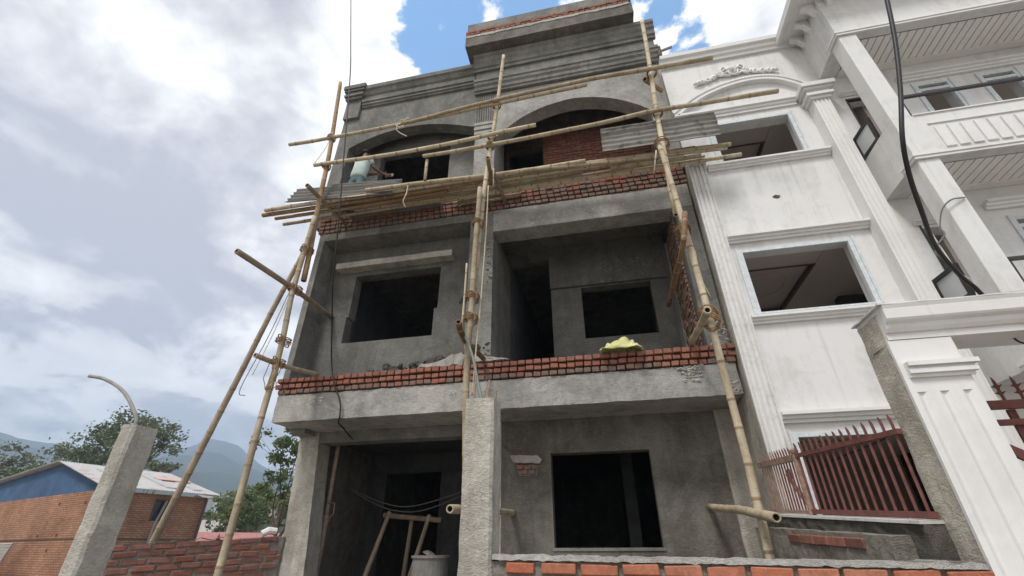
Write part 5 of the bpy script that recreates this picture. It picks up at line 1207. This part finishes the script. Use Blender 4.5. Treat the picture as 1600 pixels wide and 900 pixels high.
# house frame: local x = along the gable (to the right), y = away
HR = Matrix.Rotation(-ha, 4, 'Z')
def hbuild(name, mb, mats, parent=None):
    me = mb.mesh(name, mats); o = bpy.data.objects.new(name, me); C.objects.link(o); o.parent = parent or BH
    if parent is None: o.rotation_euler = (0, 0, -ha)
    WL[o.name] = WL[BH.name]; return o
ow = -.35
hbuild('gable_wall', MB().box(-16, ow, .35, .6, 0, 3.80), 'house_brick')
hbuild('floor_band', MB().box(-16, ow, .335, .3495, 1.98, 2.03), 'bark')
hbuild('side_wall', hole_wall(MB(), .601, 4.75, 0, 3.80, [(2.55, 3.25, 2.72, 3.55)], ow-.25, ow, 0, 'x'), 'house_brick_side')
hbuild('floor_band', MB().box(ow+.001, ow+.02, .4, 4.75, 1.98, 2.03), 'bark')
wf = hbuild('window', MB().box(ow-.12, ow-.10, 2.55, 3.25, 2.72, 3.55), 'dark_pane'); hbuild('window_frame', MB().box(ow-.098, ow+.02, 2.5, 2.56, 2.68, 3.6).box(ow-.098, ow+.02, 3.24, 3.3, 2.68, 3.6).box(ow-.098, ow+.02, 2.56, 3.24, 3.54, 3.6).box(ow-.098, ow+.02, 2.88, 2.92, 2.72, 3.54), 'bark', wf)
hbuild('drain_pipe', MB().tube([(ow+.08, 2.95, 3.55), (ow+.10, 2.75, 2.6), (ow+.10, 2.65, 0.3)], .045, 8), 'steel')
hbuild('corner_pipe', MB().tube([(ow+.05, 4.72, 3.75), (ow+.05, 4.72, 0)], .05, 8), 'cable_grey')
hbuild('rear_wall', MB().box(-16, ow-.26, 4.55, 4.75, 0, 3.8), 'house_brick')
hbuild('gable_board', MB().prism([(ow, 3.80), (ow, 3.92), (-5.65, 5.22), (-16, 4.66), (-16, 3.80)], .42, .5), 'blue_board')
def roof(name, x0, z0, x1, z1, y0, y1, mats):
    mb = MB(); n = int((y1-y0)/.11); NW = n*4
    for j in range(NW+1):
        y = y0+(y1-y0)*j/NW; d = .022*math.cos(2*math.pi*j/4)
        for (x, z) in ((x0, z0), (x0*.5+x1*.5, (z0+z1)/2), (x1, z1)):
            mb.v += [(x, y, z+d), (x, y, z+d-.02)]
    for j in range(NW):
        b, c = j*6, (j+1)*6
        for k in (0, 2): mb.f += [(b+k, b+k+2, c+k+2, c+k), (b+k+1, c+k+1, c+k+3, b+k+3)]; mb.m += [0, 0]
        mb.f += [(b, c, c+1, b+1), (b+4, b+5, c+5, c+4)]; mb.m += [0, 0]
    for q in (0, NW*6): mb.f += [(q, q+1, q+3, q+2), (q+2, q+3, q+5, q+4)]; mb.m += [0, 0]
    return hbuild(name, mb, mats)
roof('roof', 0.05, 3.93, -5.66, 5.34, .1, 5.1, 'tin'); roof('roof', -16.2, 4.72, -5.67, 5.34, .1, 5.1, 'tin')
for k, (y, w) in enumerate(((1.2, .5), (2.9, .5), (4.1, .4))):
    mb = MB(); mb.hexa([(-.6, y, 4.11), (-.6, y+w, 4.11), (-4.2, y+w, 5.0), (-4.2, y, 5.0)], [(-.6, y, 4.14), (-.6, y+w, 4.14), (-4.2, y+w, 5.03), (-4.2, y, 5.03)]); hbuild('roof_patch', mb, 'tin')
mb = MB(); mb.hexa([(-2.6, 3.3, 4.64), (-2.6, 4.9, 4.64), (-3.2, 4.9, 4.80), (-3.2, 3.3, 4.80)], [(-2.6, 3.3, 4.67), (-2.6, 4.9, 4.67), (-3.2, 4.9, 4.83), (-3.2, 3.3, 4.83)]); hbuild('roof_patch', mb, 'town_wall_pink')
for (x, z) in ((-4.0, 3.35), (-1.4, 3.3), (-4.8, 2.1), (-2.9, 2.12), (-3.2, 1.55)): hbuild('putlog_hole', MB().box(x, x+.12, .33, .349, z, z+.10), 'bark')
mb = MB(); n = 16
for k in range(n): mb.hexa([(-9, -.55, 1.0+k*.055), (-4.6+.03*k, -.55, 1.0+k*.055), (-4.6+.03*k, -.52, 1.0+k*.055), (-9, -.52, 1.0+k*.055)], [(-9, -.5-.03*(k % 2), 1.055+k*.055), (-4.57+.03*k, -.5-.03*(k % 2), 1.055+k*.055), (-4.57+.03*k, -.46, 1.055+k*.055), (-9, -.46, 1.055+k*.055)])
hbuild('awning_sheet', mb, 'old_tin')

# ------------------------------------------------------------------ trees
def tree(name, label, base, h, blobs, nleaf, ls, material, trunk_r, limbs, cat='tree', group=None, seed=1):
    random.seed(seed); t = thing(name, label, cat, base, group); B = Vector(base)
    mb = MB(); top = B+Vector((0, 0, h*.55))
    mb.tube([B, B+Vector((.1*trunk_r, 0, h*.3)), top], [trunk_r, trunk_r*.75, trunk_r*.5], 8)
    for (bx, by, bz, r, rz) in blobs:
        c_ = B+Vector((bx, by, bz)); st = B+Vector((0, 0, h*random.uniform(.25, .5)))
        mid = st.lerp(c_, .5)+Vector((random.uniform(-.4, .4), random.uniform(-.4, .4), -.06*h))
        mb.tube(crom([st, mid, c_], 4), [trunk_r*.45*(1-.8*i/8) for i in range(9)], 6)
        for k in range(limbs):
            d = Vector((random.gauss(0, 1), random.gauss(0, 1), random.gauss(0, .7))).normalized(); mb.tube([mid.lerp(c_, .6), c_+Vector((d.x*r, d.y*r, d.z*rz))*.85], [trunk_r*.14, trunk_r*.03], 4)
    mb.build('trunk', 'bark', t)
    lf = MB(); tot = sum(b[3]**2*b[4] for b in blobs)
    for (bx, by, bz, r, rz) in blobs:
        c_ = B+Vector((bx, by, bz)); n = max(8, int(nleaf*r*r*rz/tot)); nc = max(3, n//45)
        cl = []
        for k in range(nc):
            d = Vector((random.gauss(0, 1), random.gauss(0, 1), random.gauss(0, 1))).normalized()*random.uniform(.45, 1.0)**.6
            cl.append((c_+Vector((d.x*r, d.y*r, d.z*rz)), random.uniform(.16, .34)*r))
        for k in range(n):
            p, q = cl[random.randrange(nc)]
            d = Vector((random.gauss(0, .55), random.gauss(0, .55), random.gauss(0, .38)))*q; p = p+d
            a = Vector((random.gauss(0, 1), random.gauss(0, 1), random.gauss(0, .6))).normalized(); b = a.orthogonal().normalized()
            b = (b*math.cos(k)+a.cross(b)*math.sin(k)); s = ls*random.uniform(.6, 1.35)
            lf.quad(tuple(p-a*s*.5), tuple(p+b*s*.28), tuple(p+a*s*.5), tuple(p-b*s*.28))
    me = bpy.data.meshes.new('crown'); me.from_pydata([tuple(Vector(v)-B) for v in lf.v], [], lf.f); me.materials.append(MAT[material])
    o = bpy.data.objects.new('crown', me); C.objects.link(o); o.parent = t; return t
BG = 'trees beyond the brick house'
tree('tree', 'broad spreading dark tree behind the blue gabled house', (-46, 35, 0), 11, [(-3.6, 0, 9.4, 2.2, 1.3), (-1.2, 1, 11.0, 2.4, 1.5), (1.2, 0, 11.9, 2.6, 1.5), (3.6, 1, 11.2, 2.4, 1.6), (5.6, 0, 9.9, 2.0, 1.7), (0, -1, 9.5, 2.6, 1.3), (3, -1, 9.0, 2.4, 1.4), (-2.5, 1, 8.0, 1.8, 1.0), (5.2, 1, 8.0, 1.4, .9), (-1.4, 0, 7.4, 1.6, .9)], 8200, .30, 'leaf', .32, 5, group=BG, seed=3)
tree('tree', 'olive green tree rising at the left edge over the long roof', (-49, 29, 0), 7, [(-2, 0, 7.5, 2.6, 1.7), (1, 0, 7.9, 2.2, 1.5), (-4.5, 0, 8.2, 2.4, 2.0), (0, -1, 6, 2.6, 1.6), (-4, -1, 5.6, 3, 1.8)], 6000, .32, 'leaf_olive', .25, 4, group=BG, seed=5)
tree('tree', 'green bushy tree between the left edge and the spreading dark tree', (-44, 30.5, 0), 6, [(0, 0, 6.6, 2.2, 1.2), (-2.2, 0, 6.2, 1.8, 1.2), (2.2, 0, 6.4, 1.9, 1.1), (0, -1, 5.2, 2.6, 1.2)], 5500, .30, 'leaf_bright', .2, 4, group=BG, seed=8)
tree('tree', 'small thin tree standing over the tin roof against the hill', (-33.7, 30, 0), 6.8, [(0, 0, 7.3, .9, .6), (-.5, 0, 6.8, .8, .5), (.6, 0, 6.9, .8, .55), (.1, 0, 6.2, .8, .5)], 420, .34, 'leaf', .09, 4, group=BG, seed=9)
tree('tree', 'airy tall tree beside the corner column, sky showing through its leaves', (-15.4, 20.6, 0), 6, [(-.9, 0, 6.2, 1.1, .8), (.2, 0, 6.5, 1.1, .8), (1.2, 0, 5.9, 1.0, .8), (-.4, 0, 5.1, 1.1, .7), (.7, 0, 4.9, 1.1, .7), (-1.0, 0, 4.2, .9, .6), (.3, 0, 3.9, 1.1, .7), (1.4, 0, 3.4, 1.1, .7)], 3800, .20, 'leaf_bright', .12, 6, group='trees left of the corner column', seed=12)
tree('tree', 'leafy bright green bush tree in front of the town, left of the corner column', (-34.4, 40.0, 0), 5, [(0, 0, 5.3, 2.0, 1.2), (1.8, 0, 5.6, 1.8, 1.3), (-1.6, 0, 4.6, 1.5, .9), (.8, 0, 4.3, 2.3, 1.0), (3.2, 0, 4.6, 1.8, 1.1)], 6000, .30, 'leaf_bright', .1, 4, group='trees left of the corner column', seed=14)
tree('tree', 'dark rounded tree beyond the red roofs', (-37.2, 43, 0), 5, [(0, 0, 5.2, 2.0, 1.4), (1.8, 0, 4.8, 1.8, 1.3), (-1.6, 0, 4.2, 1.6, 1.1), (.5, 0, 3.6, 2.2, 1.2)], 4200, .27, 'leaf', .2, 3, group='trees left of the corner column', seed=16)

# ------------------------------------------------------------------ sheds and the town on the slope
def ground_z(x, y):
    r = math.hypot(x, y); return interp([(90, 0.0), (130, 2.0), (200, 8.5), (300, 19.0), (420, 30.0)], r)
def small_house(label, ratio, y, w, d, z0, hgt, wallm, roofm, nwin, group, flat=True, rot=.3):
    x = ratio*y; t = thing('town_house', label, 'house', (x, y, z0), group)
    cr, sr = math.cos(rot), math.sin(rot)
    def bl(name, mb, m):
        o = bpy.data.objects.new(name, mb.mesh(name, m)); C.objects.link(o); o.parent = t; o.rotation_euler = (0, 0, rot); return o
    bl('wall', MB().box(-w/2, w/2, -d/2, d/2, -2, hgt), wallm)
    if flat: bl('roof', MB().box(-w/2-.2, w/2+.2, -d/2-.2, d/2+.2, hgt+.001, hgt+.25), roofm)
    else: bl('roof', MB().prism([(-w/2-.4, hgt), (0, hgt+w*.15), (w/2+.4, hgt), (w/2+.4, hgt-.12), (0, hgt+w*.15-.12), (-w/2-.4, hgt-.12)], -d/2-.4, d/2+.4), roofm)
    for k in range(nwin):
        for z in [1.0+2.9*f for f in range(max(1, int(hgt//2.9)))]:
            x0 = -w/2+w*(k+.3)/nwin; bl('window', MB().box(x0, x0+w*.4/nwin, -d/2-.03, -d/2-.001, z, z+1.3), 'dark_pane')
TG = 'small houses of the town on the far slope'
random.seed(77)
spec = [(-.965, 210, 'pale'), (-.94, 260, 'pink'), (-.915, 240, 'pale'), (-.895, 290, 'pink'), (-.875, 230, 'pale'), (-.86, 270, 'pale'), (-.845, 250, 'pink'), (-.825, 220, 'pale'), (-.81, 280, 'pale'), (-.79, 240, 'pale'), (-.775, 200, 'pink'), (-.905, 200, 'pale'), (-.85, 190, 'pale')]
adj = ['leftmost pale house of the far town', 'pink house second from the left in the far town', 'flat roofed pale house in the far town under the hill saddle', 'pink house highest on the slope of the far town', 'pale house just right of the leaning brace in the far town', 'pale house left of the left upright in the far town', 'pink house beside the left upright in the far town', 'pale house right of the left upright in the far town', 'pale house highest at the right of the far town', 'pale house among the leaves in the far town', 'pink house nearest the corner column in the far town', 'pale house lower on the slope at the left of the far town', 'pale house lower on the slope in the middle of the far town']
for (rt, y, kind), lb_ in zip(spec, adj):
    z = ground_z(rt*y, y)
    small_house(lb_, rt, y, random.uniform(6, 10), random.uniform(6, 9), z, random.choice([5.8, 6.2, 8.8]), 'town_wall' if kind == 'pale' else 'town_wall_pink', 'town_roof' if random.random() < .6 else 'red_roof', 3, TG, random.random() < .6, random.uniform(-.6, .9))
small_house('white building with many storeys just right of the brick house', -.905, 62, 5, 6, 0, 5.6, 'town_wall', 'town_roof', 3, None, True, .5)
small_house('low shed with a red sheet roof behind the brick wall, nearer the brick house', -.875, 33, 5.2, 4, 0, 1.95, 'town_wall_pink', 'red_roof', 2, 'low sheds with red roofs', False, -.75)
small_house('low shed with a red sheet roof behind the brick wall, nearer the corner column', -.80, 31, 4.0, 3.5, 0, 2.0, 'town_wall', 'red_roof', 2, 'low sheds with red roofs', False, -.75)

# ------------------------------------------------------------------ haze over the valley
hz = MB().box(-2900, 1100, -50, 2750, -1.6, 520).build('haze', [])
hz.data.materials.clear()
hm = bpy.data.materials.new('haze'); hm.use_nodes = True; hn = NT(hm.node_tree); hn.n.remove(hn.n['Principled BSDF'])
pv = hn.new('ShaderNodeVolumePrincipled'); pv.inputs['Color'].default_value = (0.62, 0.77, 1.0, 1); pv.inputs['Density'].default_value = 0.00055; pv.inputs['Anisotropy'].default_value = 0.1
hn.link(pv.outputs[0], hn.n['Material Output'].inputs['Volume']); hz.data.materials.append(hm); stuff(hz)
